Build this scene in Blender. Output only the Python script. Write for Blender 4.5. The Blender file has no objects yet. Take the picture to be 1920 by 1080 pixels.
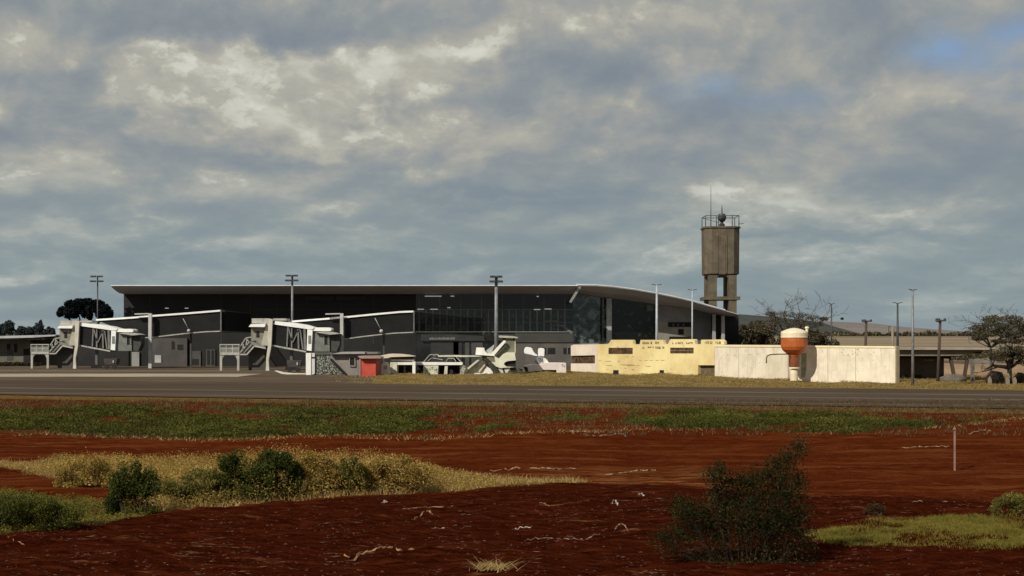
import bpy, bmesh, math, random
import numpy as np
from mathutils import Vector
R = math.radians
random.seed(7); rng = np.random.default_rng(7)
SC = bpy.context.scene; COL = SC.collection

# ------------------------------------------------------------------ camera
F = 2637.0; HZ = 645.0; CH = 3.0              # focal length in photo pixels, horizon row, eye height
cd = bpy.data.cameras.new('camera'); cam = bpy.data.objects.new('camera', cd); COL.objects.link(cam)
cam.location = (0, 0, CH); cam.rotation_euler = (R(90), 0, 0)
cd.sensor_width = 36; cd.lens = 36*F/1920; cd.shift_y = (HZ-540)/1920
cd.clip_end = 20000; cd.clip_start = .1
SC.camera = cam
SC.view_settings.view_transform = 'Standard'; SC.view_settings.look = 'None'
SC.view_settings.exposure = 0; SC.view_settings.gamma = 1

# ------------------------------------------------------------------ sun
SUN_EL, SUN_AZ = 38, 218          # azimuth clockwise from +Y: behind the camera, a little left
sl = bpy.data.lights.new('sun', 'SUN'); sun = bpy.data.objects.new('sun', sl); COL.objects.link(sun)
sl.energy = 4.3; sl.angle = R(.6); sl.color = (1, .93, .80)
sd = Vector((math.sin(R(SUN_AZ))*math.cos(R(SUN_EL)), math.cos(R(SUN_AZ))*math.cos(R(SUN_EL)), math.sin(R(SUN_EL))))
sun.rotation_euler = sd.to_track_quat('Z', 'Y').to_euler()

# ------------------------------------------------------------------ node helper
class NT:
    def __init__(s, tree): s.t = tree; s.n = tree.nodes; s.l = tree.links
    def put(s, sock, v):
        if v is None: return
        if isinstance(v, bpy.types.NodeSocket): s.l.new(v, sock)
        elif isinstance(v, (tuple, list)):
            v = tuple(v)
            if sock.type == 'RGBA' and len(v) == 3: v = v+(1,)
            sock.default_value = v
        else: sock.default_value = v
    def m(s, op, a, b=None, c=None, clamp=False):
        n = s.n.new('ShaderNodeMath'); n.operation = op; n.use_clamp = clamp
        for i, v in enumerate((a, b, c)): s.put(n.inputs[i], v)
        return n.outputs[0]
    def xyz(s, x, y, z):
        n = s.n.new('ShaderNodeCombineXYZ')
        for i, v in enumerate((x, y, z)): s.put(n.inputs[i], v)
        return n.outputs[0]
    def sep(s, v):
        n = s.n.new('ShaderNodeSeparateXYZ'); s.put(n.inputs[0], v); return n.outputs
    def noise(s, vec, scale, det=4, rough=.55, dist=0, col=False):
        n = s.n.new('ShaderNodeTexNoise'); s.put(n.inputs['Vector'], vec)
        n.inputs['Scale'].default_value = scale; n.inputs['Detail'].default_value = det
        n.inputs['Roughness'].default_value = rough; n.inputs['Distortion'].default_value = dist
        return n.outputs['Color'] if col else n.outputs['Fac']
    def mix(s, f, a, b, mode='MIX'):
        n = s.n.new('ShaderNodeMix'); n.data_type = 'RGBA'; n.blend_type = mode
        s.put(n.inputs[0], f); s.put(n.inputs[6], a); s.put(n.inputs[7], b); return n.outputs[2]
    def ss(s, v, a, b, lo=0., hi=1.):
        n = s.n.new('ShaderNodeMapRange'); n.interpolation_type = 'SMOOTHSTEP'
        for i, x in enumerate((v, a, b, lo, hi)): s.put(n.inputs[i], x)
        return n.outputs[0]
    def ramp(s, f, stops):
        n = s.n.new('ShaderNodeValToRGB'); cr = n.color_ramp
        while len(cr.elements) < len(stops): cr.elements.new(.5)
        for e, (p, c) in zip(cr.elements, stops): e.position = p; e.color = tuple(c)+(1,)
        s.put(n.inputs[0], f); return n.outputs[0]
    def vm(s, op, a, b):
        n = s.n.new('ShaderNodeVectorMath'); n.operation = op
        s.put(n.inputs[0], a); s.put(n.inputs[1], b); return n.outputs[0]
def lin(r, g, b):
    f = lambda c: (c/255/12.92) if c/255 <= .04045 else ((c/255+.055)/1.055)**2.4
    return (f(r), f(g), f(b))

# ------------------------------------------------------------------ world: broken cloud over a Nishita sky
wd = bpy.data.worlds.new('World'); SC.world = wd; wd.use_nodes = True
T = NT(wd.node_tree); T.n.clear()
sky = T.n.new('ShaderNodeTexSky'); sky.sky_type = 'NISHITA'; sky.sun_disc = False
sky.sun_elevation = R(SUN_EL); sky.sun_rotation = R(SUN_AZ)
tc = T.n.new('ShaderNodeTexCoord'); dx, dy, dz = T.sep(tc.outputs['Generated'])
az = T.m('ARCTAN2', dx, dy); el = T.m('ARCSINE', dz)
elc = T.m('MULTIPLY', T.m('LOGARITHM', T.m('ADD', T.m('MAXIMUM', el, -.02), .075), math.e), 1.6)
base = T.xyz(T.m('MULTIPLY', az, 4.2), elc, 3.3)
w = T.noise(base, 2.2, 3, .5, 0, True)
wv = T.vm('MULTIPLY', T.vm('SUBTRACT', w, (.5, .5, .5)), (.20, .13, 0))
wb = T.vm('ADD', base, wv)
def dens(off):
    v = T.vm('ADD', wb, off)
    a = T.noise(v, 1.35, 10, .55); b = T.noise(T.vm('ADD', v, (9, 4, 2)), 3.6, 8, .6)
    return T.m('ADD', T.m('MULTIPLY', a, .72), T.m('MULTIPLY', b, .28))
D0 = dens((0, 0, 0)); D1 = dens((-.02, .10, 0))
relief = T.m('SUBTRACT', D0, D1)                 # lit upper-left flanks of the clouds
waz, wel, _ = T.sep(T.vm('MULTIPLY', T.vm('SUBTRACT', w, (.5, .5, .5)), (.10, .045, 0)))
w2 = T.sep(T.vm('MULTIPLY', T.vm('SUBTRACT', T.noise(base, 9, 5, .6, 0, True), (.5, .5, .5)), (.05, .028, 0)))
azw = T.m('ADD', T.m('ADD', az, waz), w2[0]); elw = T.m('ADD', T.m('ADD', el, wel), w2[1])
def blob(px, py, sx, sy, amp):
    a0 = math.atan((px-960)/F); e0 = math.atan((HZ-py)/F*math.cos(a0))
    u = T.m('DIVIDE', T.m('SUBTRACT', azw, a0), sx/F); v = T.m('DIVIDE', T.m('SUBTRACT', elw, e0), sy/F)
    q = T.m('ADD', T.m('MULTIPLY', u, u), T.m('MULTIPLY', v, v))
    return T.m('MULTIPLY', T.m('EXPONENT', T.m('MULTIPLY', q, -1.)), amp)
def total(lst):
    s = None
    for b in lst:
        g = blob(*b); s = g if s is None else T.m('ADD', s, g)
    return s
light = total([(430, 205, 170, 65, .62), (640, 125, 270, 40, .62), (320, 150, 130, 50, .5), (620, 230, 170, 70, .55), (830, 100, 70, 24, .25), (310, 97, 60, 10, .5),
               (130, 320, 95, 40, .6), (400, 352, 110, 22, .42), (280, 400, 70, 16, .4), (1010, 255, 130, 65, .5), (925, 255, 40, 45, .35),
               (1080, 50, 260, 50, .18), (1330, 60, 170, 60, .42), (1250, 130, 160, 30, .3), (1420, 375, 150, 26, .4), (1640, 385, 200, 20, .3), (90, 440, 80, 16, .45),
               (150, 50, 160, 60, .25), (20, 190, 40, 25, .4), (510, 470, 130, 18, .35), (850, 380, 110, 18, .3), (1700, 240, 120, 50, .25),
               (1640, 120, 90, 30, .25), (1550, 460, 200, 14, .22), (1640, 220, 60, 40, .2), (1250, 250, 130, 35, .3), (1800, 400, 110, 22, .35), (1180, 400, 110, 16, .3), (700, 430, 120, 14, .3), (1750, 170, 100, 30, .3), (1480, 120, 120, 30, .3), (330, 470, 110, 12, .3), (1500, 250, 100, 30, .25), (560, 95, 170, 14, .35),
               (520, 55, 190, 40, -.6), (60, 140, 160, 30, -.35), (560, 292, 260, 18, -.5), (930, 352, 180, 12, -.4), (1080, 150, 130, 40, -.4),
               (1520, 445, 260, 13, -.5), (230, 300, 60, 20, -.2), (930, 150, 70, 60, -.4), (1250, 330, 160, 22, -.3), (60, 240, 120, 20, -.3),
               (1800, 320, 120, 30, -.3), (1330, 200, 120, 30, -.2), (960, 380, 120, 8, -.35), (300, 350, 60, 12, -.2)])
blue = total([(1860, 60, 75, 50, 1.1), (1290, 165, 70, 22, .35), (1890, 150, 40, 50, .5), (1480, 180, 120, 20, .2)])
L = T.m('ADD', T.m('MULTIPLY', T.m('SUBTRACT', D0, .485), 2.5), T.m('MULTIPLY', light, .85))
L = T.m('ADD', L, T.m('MULTIPLY', relief, 3.2))
puff = T.ss(T.noise(T.vm('ADD', base, T.vm('MULTIPLY', wv, (.4, .4, 0))), 6.5, 9, .62), .50, .60)      # crisp small tops on the bright flanks
L = T.m('ADD', L, T.m('MULTIPLY', T.m('MULTIPLY', puff, T.ss(L, .05, .5)), .30))
cov = T.ss(L, -.55, .28)
cl_hi = T.ramp(T.ss(L, -.8, 1.35), [(0, lin(124, 133, 143)), (.3, lin(142, 148, 151)), (.5, lin(157, 158, 154)), (.72, lin(175, 173, 163)), (1, lin(212, 212, 202))])
cl_lo = T.ramp(T.ss(L, -.8, 1.35), [(0, lin(124, 140, 148)), (.3, lin(135, 149, 154)), (.5, lin(147, 158, 159)), (.72, lin(163, 170, 168)), (1, lin(188, 194, 188))])
cl = T.mix(T.ss(el, .045, .15), cl_lo, cl_hi)
veil = T.mix(.06, cl, T.vm('MULTIPLY', sky.outputs[0], (.06, .06, .06)))
bluec = T.mix(T.m('MULTIPLY', T.m('MULTIPLY', blue, T.m('SUBTRACT', 1.15, T.ss(D0, .40, .60))), 1., clamp=True), T.mix(cov, veil, cl), lin(128, 158, 192))
# clouds overhead and behind the camera are a touch brighter
tot = T.mix(T.ss(el, .30, .9), bluec, T.vm('MULTIPLY', bluec, (1.35, 1.35, 1.38)))
bg = T.n.new('ShaderNodeBackground'); bg.inputs[1].default_value = .1
T.put(bg.inputs[0], T.vm('MULTIPLY', tot, (10.5, 10.5, 10.4)))
wo = T.n.new('ShaderNodeOutputWorld'); T.l.new(bg.outputs[0], wo.inputs[0])
wd.cycles.sampling_method = 'MANUAL'; wd.cycles.sample_map_resolution = 512

# ------------------------------------------------------------------ materials
MATS = {}
def mat(name, c, c2=None, rough=.7, scale=1., det=5, lo=.38, hi=.62, spec=.4, metal=0, bump=0, bscale=8, st=(1, 1, 1), streak=0, coat=0):
    if name in MATS: return MATS[name]
    m = bpy.data.materials.new(name); m.use_nodes = True; t = NT(m.node_tree)
    p = t.n['Principled BSDF']; co = t.n.new('ShaderNodeTexCoord').outputs['Object']
    v = t.vm('MULTIPLY', co, st)
    col = t.mix(t.ss(t.noise(v, scale, det, .6), lo, hi), c, c2 or c)
    if streak:      # rain streaks and grime
        g = t.noise(t.vm('MULTIPLY', co, (3., 3., .22)), 2., 6, .65)
        col = t.mix(t.ss(g, .5, .72, 0, streak), col, tuple(x*.45 for x in c))
    t.put(p.inputs['Base Color'], col)
    p.inputs['Roughness'].default_value = rough; p.inputs['Specular IOR Level'].default_value = spec
    p.inputs['Metallic'].default_value = metal
    if bump:
        b = t.n.new('ShaderNodeBump'); b.inputs['Strength'].default_value = bump; b.inputs['Distance'].default_value = .05
        t.put(b.inputs['Height'], t.noise(v, bscale, 6, .6)); t.put(p.inputs['Normal'], b.outputs[0])
    MATS[name] = m; return m
def leafmat(name, stops, trans=.25, rough=.6):
    if name in MATS: return MATS[name]
    m = bpy.data.materials.new(name); m.use_nodes = True; t = NT(m.node_tree); p = t.n['Principled BSDF']
    a = t.n.new('ShaderNodeAttribute'); a.attribute_name = 'rnd'
    c = t.ramp(a.outputs['Fac'], stops); t.put(p.inputs['Base Color'], c)
    p.inputs['Roughness'].default_value = rough; p.inputs['Specular IOR Level'].default_value = .06
    tr = t.n.new('ShaderNodeBsdfTranslucent'); t.put(tr.inputs[0], c)
    mx = t.n.new('ShaderNodeMixShader'); mx.inputs[0].default_value = trans
    t.l.new(p.outputs[0], mx.inputs[1]); t.l.new(tr.outputs[0], mx.inputs[2])
    t.l.new(mx.outputs[0], t.n['Material Output'].inputs[0]); MATS[name] = m; return m
def emat(name, c, e):
    m = mat(name, c); p = m.node_tree.nodes['Principled BSDF']
    p.inputs['Emission Color'].default_value = tuple(c)+(1,); p.inputs['Emission Strength'].default_value = e; return m

cladding = mat('black_cladding', (.014, .014, .015), (.020, .019, .018), .55, .3, spec=.25)
glassdk = mat('dark_glass', (.014, .016, .017), (.024, .024, .022), .08, .5, spec=.5, bump=.08, bscale=.5)
tealgl = mat('teal_glass', (.006, .012, .012), (.12, .16, .15), .12, .9, det=9, lo=.45, hi=.6, spec=.75, bump=.7, bscale=1.1)  # mottled reflections are put into the base colour
darkgl2 = mat('lobby_glass', (.005, .006, .006), (.05, .052, .05), .15, 1.1, det=9, lo=.56, hi=.68, spec=.4, bump=.3, bscale=2)
soffit = mat('roof_soffit_metal', (.43, .44, .47), (.50, .50, .53), .5, .15, st=(1, 1, 3))
roof_highlight = mat('white_roof_highlight', (.72, .74, .76), (.6, .62, .64), .4, .6)
greywall = mat('grey_render_wall', (.22, .22, .215), (.27, .265, .26), .8, .4, streak=.3)
warmwall = mat('warm_grey_wall', (.27, .25, .21), (.33, .305, .26), .8, .4, streak=.4)
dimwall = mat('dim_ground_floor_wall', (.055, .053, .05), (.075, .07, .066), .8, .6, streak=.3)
colwhite = mat('light_grey_column', (.36, .36, .36), (.44, .44, .43), .6, 1, streak=.4)
offwh = mat('offwhite_bridge_paint', (.30, .295, .265), (.40, .39, .355), .5, 1.2, streak=.5)
brwhite = mat('white_bridge_roof', (.78, .78, .76), (.84, .84, .82), .4, 1, streak=.15)
brgrey = mat('grey_green_bridge_panel', (.13, .14, .13), (.19, .195, .18), .5, 1, streak=.5)
brdark = mat('dark_bridge_side', (.008, .008, .009), (.012, .012, .012), .5, .8, spec=.2, streak=.3)
steeldk = mat('dark_mast_steel', (.03, .032, .036), (.045, .047, .05), .5, 2)
steelmid = mat('grey_galvanised_pole', (.13, .135, .145), (.19, .195, .205), .45, 2, spec=.5)
steellt = mat('pale_galvanised_pole', (.30, .32, .36), (.38, .40, .43), .45, 2, spec=.5)
dark = mat('dark_opening', (.006, .006, .006), (.012, .011, .01), .8, 2)
concrete = mat('tower_concrete', (.082, .066, .043), (.118, .096, .065), .85, .6, streak=.5, bump=.3)
yellow = mat('yellow_wall_paint', (.54, .41, .19), (.74, .64, .33), .75, .22, det=8, lo=.35, hi=.65, streak=.12, bump=.15)
cream = mat('cream_wall_paint', (.66, .59, .47), (.78, .71, .57), .8, .8, det=8, streak=.35, bump=.15)
pinkwh = mat('pinkish_wall_paint', (.58, .50, .42), (.66, .58, .48), .8, .6, streak=.2)
recess = mat('brown_window_recess', (.022, .010, .005), (.11, .06, .028), .8, 3)
redpaint = mat('red_kiosk_paint', (.42, .055, .035), (.52, .08, .05), .6, 1.3, streak=.3)
white = mat('white_equipment_paint', (.74, .74, .69), (.82, .82, .78), .5, 1.2, streak=.25)
ivory = mat('ivory_equipment_paint', (.48, .47, .37), (.62, .60, .48), .55, 2, streak=.5)
orange = mat('orange_tank_paint', (.36, .085, .018), (.44, .11, .028), .45, 1.4, streak=.35)
tankcap = mat('cream_tank_cap', (.68, .58, .40), (.75, .66, .48), .5, 2, streak=.2)
taupe = mat('taupe_concrete', (.155, .13, .10), (.21, .18, .14), .85, 1, streak=.5)
taupedk = mat('dark_taupe_wall', (.10, .085, .068), (.13, .11, .088), .85, 1, streak=.4)
wood = mat('weathered_wood', (.045, .032, .022), (.075, .055, .038), .9, 3, st=(4, 4, .6), bump=.4)
bark = mat('bark', (.014, .010, .007), (.034, .025, .018), .9, 5, st=(3, 3, .6), bump=.6)
twig = mat('grey_twigs', (.06, .05, .042), (.09, .075, .06), .9, 5)
inkm = mat('dark_lettering', (.02, .012, .006), (.05, .03, .015), .8, 4)
redink = mat('red_lettering', (.5, .08, .07), (.55, .12, .1), .8, 4)

# ------------------------------------------------------------------ mesh helpers
def W(px, py, Y): return Vector(((px-960)/F*Y, Y, CH-(py-HZ)/F*Y))
def G(px, py, z=0.):
    Y = (CH-z)*F/(py-HZ); return Vector(((px-960)/F*Y, Y, z))
OFF = {}
def tag(o, label=None, cat=None, group=None, kind=None):
    for k, v in (('label', label), ('category', cat), ('group', group), ('kind', kind)):
        if v: o[k] = v
    return o
def root(name, loc, label, cat, group=None):
    o = bpy.data.objects.new(name, None); COL.objects.link(o); o.location = loc; o.empty_display_size = .3
    OFF[o.name] = Vector(loc); return tag(o, label, cat, group)
class MB:
    def __init__(s): s.v = []; s.f = []; s.sm = []
    def add(s, vs, fs, smooth=False):
        n = len(s.v); s.v += [tuple(p) for p in vs]
        for f in fs: s.f.append([i+n for i in f]); s.sm.append(smooth)
        return s
    def box(s, x0, x1, y0, y1, z0, z1):
        v = [(x, y, z) for z in (z0, z1) for y in (y0, y1) for x in (x0, x1)]
        return s.add(v, [(0, 2, 3, 1), (4, 5, 7, 6), (0, 1, 5, 4), (2, 6, 7, 3), (0, 4, 6, 2), (1, 3, 7, 5)])
    def ext(s, pts, vec):          # polygon (3-D points) extruded by a vector
        n = len(pts); vec = Vector(vec); a = [Vector(p) for p in pts]; b = [p+vec for p in a]
        return s.add(a+b, [list(range(n)), list(range(2*n-1, n-1, -1))]+[(i, n+i, n+(i+1) % n, (i+1) % n) for i in range(n)])
    def poly(s, pts, Y, d=.3): return s.ext([W(x, y, Y) for x, y in pts], (0, d, 0))
    def rect(s, x0, y0, x1, y1, Y, d=.3): return s.poly([(x0, y1), (x1, y1), (x1, y0), (x0, y0)], Y, d)
    def tube(s, p, q, r0, r1=None, n=8, cap=True, smooth=True):
        p = Vector(p); q = Vector(q); r1 = r0 if r1 is None else r1
        d = (q-p).normalized(); a = d.orthogonal().normalized(); b = d.cross(a)
        A = [p+(a*math.cos(t)+b*math.sin(t))*r0 for t in (2*math.pi*i/n for i in range(n))]
        B = [q+(a*math.cos(t)+b*math.sin(t))*r1 for t in (2*math.pi*i/n for i in range(n))]
        s.add(A+B, [(i, (i+1) % n, n+(i+1) % n, n+i) for i in range(n)], smooth)
        if cap: s.add(A, [list(range(n))]); s.add(B, [list(range(n))])
        return s
    def bar(s, p, q, w, h=None):     # rectangular bar, w across in x/z plane, h in y
        p = Vector(p); q = Vector(q); h = h or w; d = (q-p).normalized()
        a = d.cross(Vector((0, 1, 0))); a = a.normalized() if a.length > 1e-4 else Vector((1, 0, 0)); b = d.cross(a).normalized()
        c = [(-1, -1), (1, -1), (1, 1), (-1, 1)]
        v = [p+a*w/2*i+b*h/2*j for i, j in c]+[q+a*w/2*i+b*h/2*j for i, j in c]
        return s.add(v, [(0, 1, 2, 3), (4, 5, 6, 7)]+[(i, (i+1) % 4, 4+(i+1) % 4, 4+i) for i in range(4)])
    def pbar(s, p, q, wpx, Y, h=None): return s.bar(W(p[0], p[1], Y), W(q[0], q[1], Y), wpx/F*Y, h or wpx/F*Y)
    def lathe(s, c, prof, n=24, sm=False):
        c = Vector(c); k = len(prof)
        v = [(c.x+r*math.cos(2*math.pi*i/n), c.y+r*math.sin(2*math.pi*i/n), c.z+z) for r, z in prof for i in range(n)]
        s.add(v, [(j*n+i, j*n+(i+1) % n, (j+1)*n+(i+1) % n, (j+1)*n+i) for j in range(k-1) for i in range(n)], sm)
        s.add(v[:n], [list(range(n))]); s.add(v[-n:], [list(range(n))])
        return s
    def ball(s, c, rx, ry, rz, seed=0, jag=.12, n=7):
        r = random.Random(seed); vs = []; fs = []
        for j in range(1, n):
            for i in range(2*n):
                t = math.pi*j/n; a = math.pi*i/n; k = 1+r.uniform(-jag, jag)
                vs.append((c[0]+rx*k*math.sin(t)*math.cos(a), c[1]+ry*k*math.sin(t)*math.sin(a), c[2]+rz*k*math.cos(t)))
        m = 2*n
        for j in range(n-2):
            for i in range(m): fs.append((j*m+i, j*m+(i+1) % m, (j+1)*m+(i+1) % m, (j+1)*m+i))
        vs += [(c[0], c[1], c[2]+rz), (c[0], c[1], c[2]-rz)]; a = len(vs)-2
        for i in range(m): fs.append((i, (i+1) % m, a)); fs.append(((n-2)*m+i, (n-2)*m+(i+1) % m, a+1))
        return s.add(vs, fs, True)
    def build(s, name, m, parent=None, label=None, bevel=0):
        off = OFF.get(parent.name, Vector()) if parent else Vector()
        me = bpy.data.meshes.new(name); me.from_pydata([tuple(Vector(p)-off) for p in s.v], [], s.f)
        for p, k in zip(me.polygons, s.sm): p.use_smooth = k
        bm = bmesh.new(); bm.from_mesh(me)
        bmesh.ops.remove_doubles(bm, verts=bm.verts, dist=1e-5); bmesh.ops.recalc_face_normals(bm, faces=bm.faces)
        bm.to_mesh(me); bm.free(); me.materials.append(m)
        o = bpy.data.objects.new(name, me); COL.objects.link(o)
        if parent: o.parent = parent; OFF[o.name] = off
        if bevel:
            b = o.modifiers.new('bevel', 'BEVEL'); b.width = bevel; b.segments = 3; b.limit_method = 'ANGLE'; b.angle_limit = R(40)
        if label: o['label'] = label
        return o
def single(o, label, cat, group=None, kind=None):      # a one-mesh thing: move origin to its base
    me = o.data; n = len(me.vertices); a = np.empty(n*3); me.vertices.foreach_get('co', a); a = a.reshape(-1, 3)
    c = np.array([(a[:, 0].min()+a[:, 0].max())/2, (a[:, 1].min()+a[:, 1].max())/2, a[:, 2].min()])
    me.vertices.foreach_set('co', (a-c).ravel()); me.update(); o.location = c
    return tag(o, label, cat, group, kind)
def kids(o): return [c for c in bpy.data.objects if c.parent == o]
def copy_tree(o, parent=None):
    c = o.copy(); COL.objects.link(c)
    if parent: c.parent = parent
    for k in kids(o): copy_tree(k, c)
    return c
def fastmesh(name, V, nper, m, rnd=None, parent=None, smooth=False):
    """V: (N*nper,3) array, each nper verts make one face"""
    off = OFF.get(parent.name, Vector()) if parent else Vector()
    V = np.asarray(V, dtype=np.float32)-np.array(off, dtype=np.float32)
    N = len(V)//nper; me = bpy.data.meshes.new(name)
    me.vertices.add(len(V)); me.vertices.foreach_set('co', V.ravel())
    me.loops.add(N*nper); me.loops.foreach_set('vertex_index', np.arange(N*nper, dtype=np.int32))
    me.polygons.add(N); me.polygons.foreach_set('loop_start', np.arange(0, N*nper, nper, dtype=np.int32))
    me.update(calc_edges=True)
    if rnd is not None:
        at = me.attributes.new('rnd', 'FLOAT', 'FACE'); at.data.foreach_set('value', np.clip(rnd, 0, 1).astype(np.float32))
    me.materials.append(m); o = bpy.data.objects.new(name, me); COL.objects.link(o)
    if parent: o.parent = parent; OFF[o.name] = off
    return o
def unit(a): return a/np.maximum(np.linalg.norm(a, axis=1, keepdims=True), 1e-9)
def leaf_quads(C, size, up=.0, aspect=.45, r=None):
    n = len(C); r = r or rng
    U = r.normal(size=(n, 3)); U[:, 2] += up; U = unit(U); V = unit(np.cross(U, r.normal(size=(n, 3))))
    s = (size*(.6+.8*r.random(n)))[:, None]
    return np.stack([C-U*s, C+V*s*aspect, C+U*s, C-V*s*aspect], 1).reshape(-1, 3)
def blades(B, h, w, lean=.45, r=None):
    n = len(B); r = r or rng
    a = r.random(n)*2*np.pi; D = np.stack([np.cos(a)*lean, np.sin(a)*lean, np.ones(n)], 1)*(r.random(n)*.7+.5)[:, None]*np.asarray(h).reshape(-1, 1)
    D[:, :2] *= r.random((n, 1))*2
    b = r.random(n)*np.pi; S = np.stack([np.cos(b), np.sin(b)*.4, np.zeros(n)], 1)*np.asarray(w).reshape(-1, 1)/2
    return np.stack([B-S, B+S, B+D*.6+S*.6+[0, 0, .0], B+D], 1).reshape(-1, 3)

# value noise in numpy for terrain and planting masks
_h = np.random.default_rng(3).random((256, 256))
def vn(x, y):
    xi = np.floor(x).astype(int); yi = np.floor(y).astype(int); fx = x-xi; fy = y-yi
    fx = fx*fx*(3-2*fx); fy = fy*fy*(3-2*fy); g = lambda a, b: _h[a % 256, b % 256]
    return (g(xi, yi)*(1-fx)+g(xi+1, yi)*fx)*(1-fy)+(g(xi, yi+1)*(1-fx)+g(xi+1, yi+1)*fx)*fy
def fbm(x, y, o=4):
    s = 0; a = .5; t = 0
    for k in range(o): s = s+a*vn(x*2**k+17*k, y*2**k+31*k); t += a; a *= .5
    return s/t
def sst(v, a, b): t = np.clip((v-a)/(b-a), 0, 1); return t*t*(3-2*t)

# ------------------------------------------------------------------ ground
RW0, RW1, RS = 73., 102., -.335          # runway: near edge, far edge, slope
def along(x, y): return y-RS*x
def pxof(x, y, z=0): y = np.maximum(y, 1.); return 960+F*x/y, HZ+F*(CH-z)/y
def interp(p, pts): return np.interp(p, [a for a, b in pts], [b for a, b in pts])
CREST = [(-400, 905), (0, 1010), (250, 975), (330, 962), (500, 950), (700, 938), (850, 930), (1050, 911), (1230, 918), (1400, 935), (1600, 945), (1920, 960), (2300, 970)]
def height(x, y):
    x = np.asarray(x, float); y = np.asarray(y, float); px, py = pxof(x, y)
    s = along(x, y)
    near = 1-sst(s, 55, 68)
    xr_ = x*.88+y*.48; yr_ = y*.88-x*.48
    fgm = sst(py, 905, 960)
    h = near*((fbm(x*.16, y*.16)-.5)*.22+(fbm(x*.9+5, y*1.6, 4)-.5)*.13+(fbm(x*5, y*8, 2)-.5)*.03+fgm*((.5-np.abs(fbm(xr_*.8, yr_*2.6, 4)-.5)*4)*.045+(fbm(x*3, y*3+9, 3)-.5)*.07))
    c = interp(px, CREST); d = py-c       # a low bank in front, dropping behind its crest
    h = h+near*(.13*sst(d, -14, 6)*(1-sst(d, 60, 150)))
    m2 = np.exp(-((px-1150)/260)**2-((py-812)/16)**2)*.10*near; h = h+m2
    berm = sst(s, 104, 112)*(1-sst(y, 150, 165))*sst(px, 560, 760)
    h = h+berm*(-.02+(fbm(x*.28, y*.2)-.48)*.6)
    far = sst(y, 260, 620)*(4.2+sst(x, -20, 120)*2.2)+sst(y, 700, 3500)*12
    h = h+far-(1-near)*(1-sst(s, 101, 103.5))*.03
    return h
def axis_pts(segs):
    out = [segs[0][0]]
    for a, b, d0, d1 in segs:
        x = a; 
        while x < b-1e-6:
            t = (x-a)/(b-a); x = min(b, x+d0*(d1/d0)**t); out.append(x)
    return np.array(out)
ys = axis_pts([(-60, 14, 8, .6), (14, 24, .09, .09), (24, 60, .09, .4), (60, 170, .5, 1.5), (170, 700, 3, 40), (700, 9000, 60, 900)])
xh = axis_pts([(0, 9, .10, .10), (9, 45, .13, .9), (45, 250, 1.5, 14), (250, 6000, 25, 700)])
xs = np.concatenate([-xh[:0:-1], xh])
X, Y_ = np.meshgrid(xs, ys); H = height(X, Y_)
nx, ny = len(xs), len(ys)
V = np.stack([X, Y_, H], -1).reshape(-1, 3)
i = np.arange(nx-1); j = np.arange(ny-1); I, J = np.meshgrid(i, j); a = (J*nx+I).ravel()
Fq = np.stack([a, a+1, a+1+nx, a+nx], 1).astype(np.int32)
me = bpy.data.meshes.new('ground'); me.vertices.add(len(V)); me.vertices.foreach_set('co', V.astype(np.float32).ravel())
me.loops.add(Fq.size); me.loops.foreach_set('vertex_index', Fq.ravel()); me.polygons.add(len(Fq))
me.polygons.foreach_set('loop_start', np.arange(0, Fq.size, 4, dtype=np.int32)); me.update(calc_edges=True)
me.polygons.foreach_set('use_smooth', np.ones(len(Fq), bool))
# what grows where (masks shared by the ground tint and the planting below)
def m_green(px, py, x, y):
    n = fbm(x*.5+3, y*.22+1, 4)
    top = interp(px, [(0, 768), (300, 763), (640, 766), (1000, 775), (1280, 768), (1700, 778), (1920, 790)])
    bot = interp(px, [(-300, 806), (0, 808), (150, 815), (440, 822), (560, 815), (800, 820), (950, 812), (1000, 790), (1120, 786), (1250, 806), (1600, 812), (1720, 803), (1900, 780), (2300, 770)])
    g = sst(py, top-6, top+8)*(1-sst(py, bot-5, bot+3))
    sel = interp(px, [(0, .66), (80, .8), (600, .75), (760, .42), (940, .3), (1040, .12), (1120, .45), (1250, .6), (1680, .66), (1850, .2), (1920, .05)])
    lf = sst(py, 772, 800)*.55-.28
    return g*sst(n, .71-.42*sel-.25*lf, .78-.42*sel-.25*lf)
def m_dry(px, py, x, y):          # bleached grass along the middle hedge
    top = interp(px, [(-200, 862), (0, 866), (60, 868), (120, 862), (200, 870), (600, 870), (700, 868), (820, 885), (900, 895), (1080, 908)])
    bot = interp(px, [(-200, 870), (0, 874), (60, 885), (130, 905), (230, 920), (330, 958), (500, 948), (700, 937), (850, 928), (1090, 911)])
    return sst(py, top-3, top+3)*(1-sst(py, bot-2, bot+5))*(px < 1100)
def m_left(px, py, x, y):
    top = interp(px, [(-300, 915), (0, 925), (100, 930), (180, 935), (300, 945)])
    bot = interp(px, [(-300, 1050), (0, 1022), (100, 1000), (200, 990), (300, 955)])
    return sst(py, top-4, top+4)*(1-sst(py, bot-4, bot+6))*(px < 300)
def m_right(px, py, x, y):
    top = interp(px, [(1500, 1018), (1620, 1006), (1750, 999), (1920, 990), (2300, 980)])
    bot = interp(px, [(1500, 1022), (1560, 1034), (1700, 1033), (1800, 1041), (1920, 1048), (2300, 1062)])
    return sst(py, top-8, top+8)*(1-sst(py, bot-10, bot+5))*(px > 1505)*(.12+.88*sst(fbm(x*1.1, y*1.6, 4), .36, .56))
PX, PY = pxof(X, Y_, 0); S = along(X, Y_)
nz = fbm(X*.4, Y_*.4)
green = np.maximum.reduce([m_green(PX, PY, X, Y_), m_left(PX, PY, X, Y_)*.9, m_right(PX, PY, X, Y_)*.7])
dry = m_dry(PX, PY, X, Y_)*.9
dry = np.maximum(dry, m_right(PX, PY, X, Y_)*.35)
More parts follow.
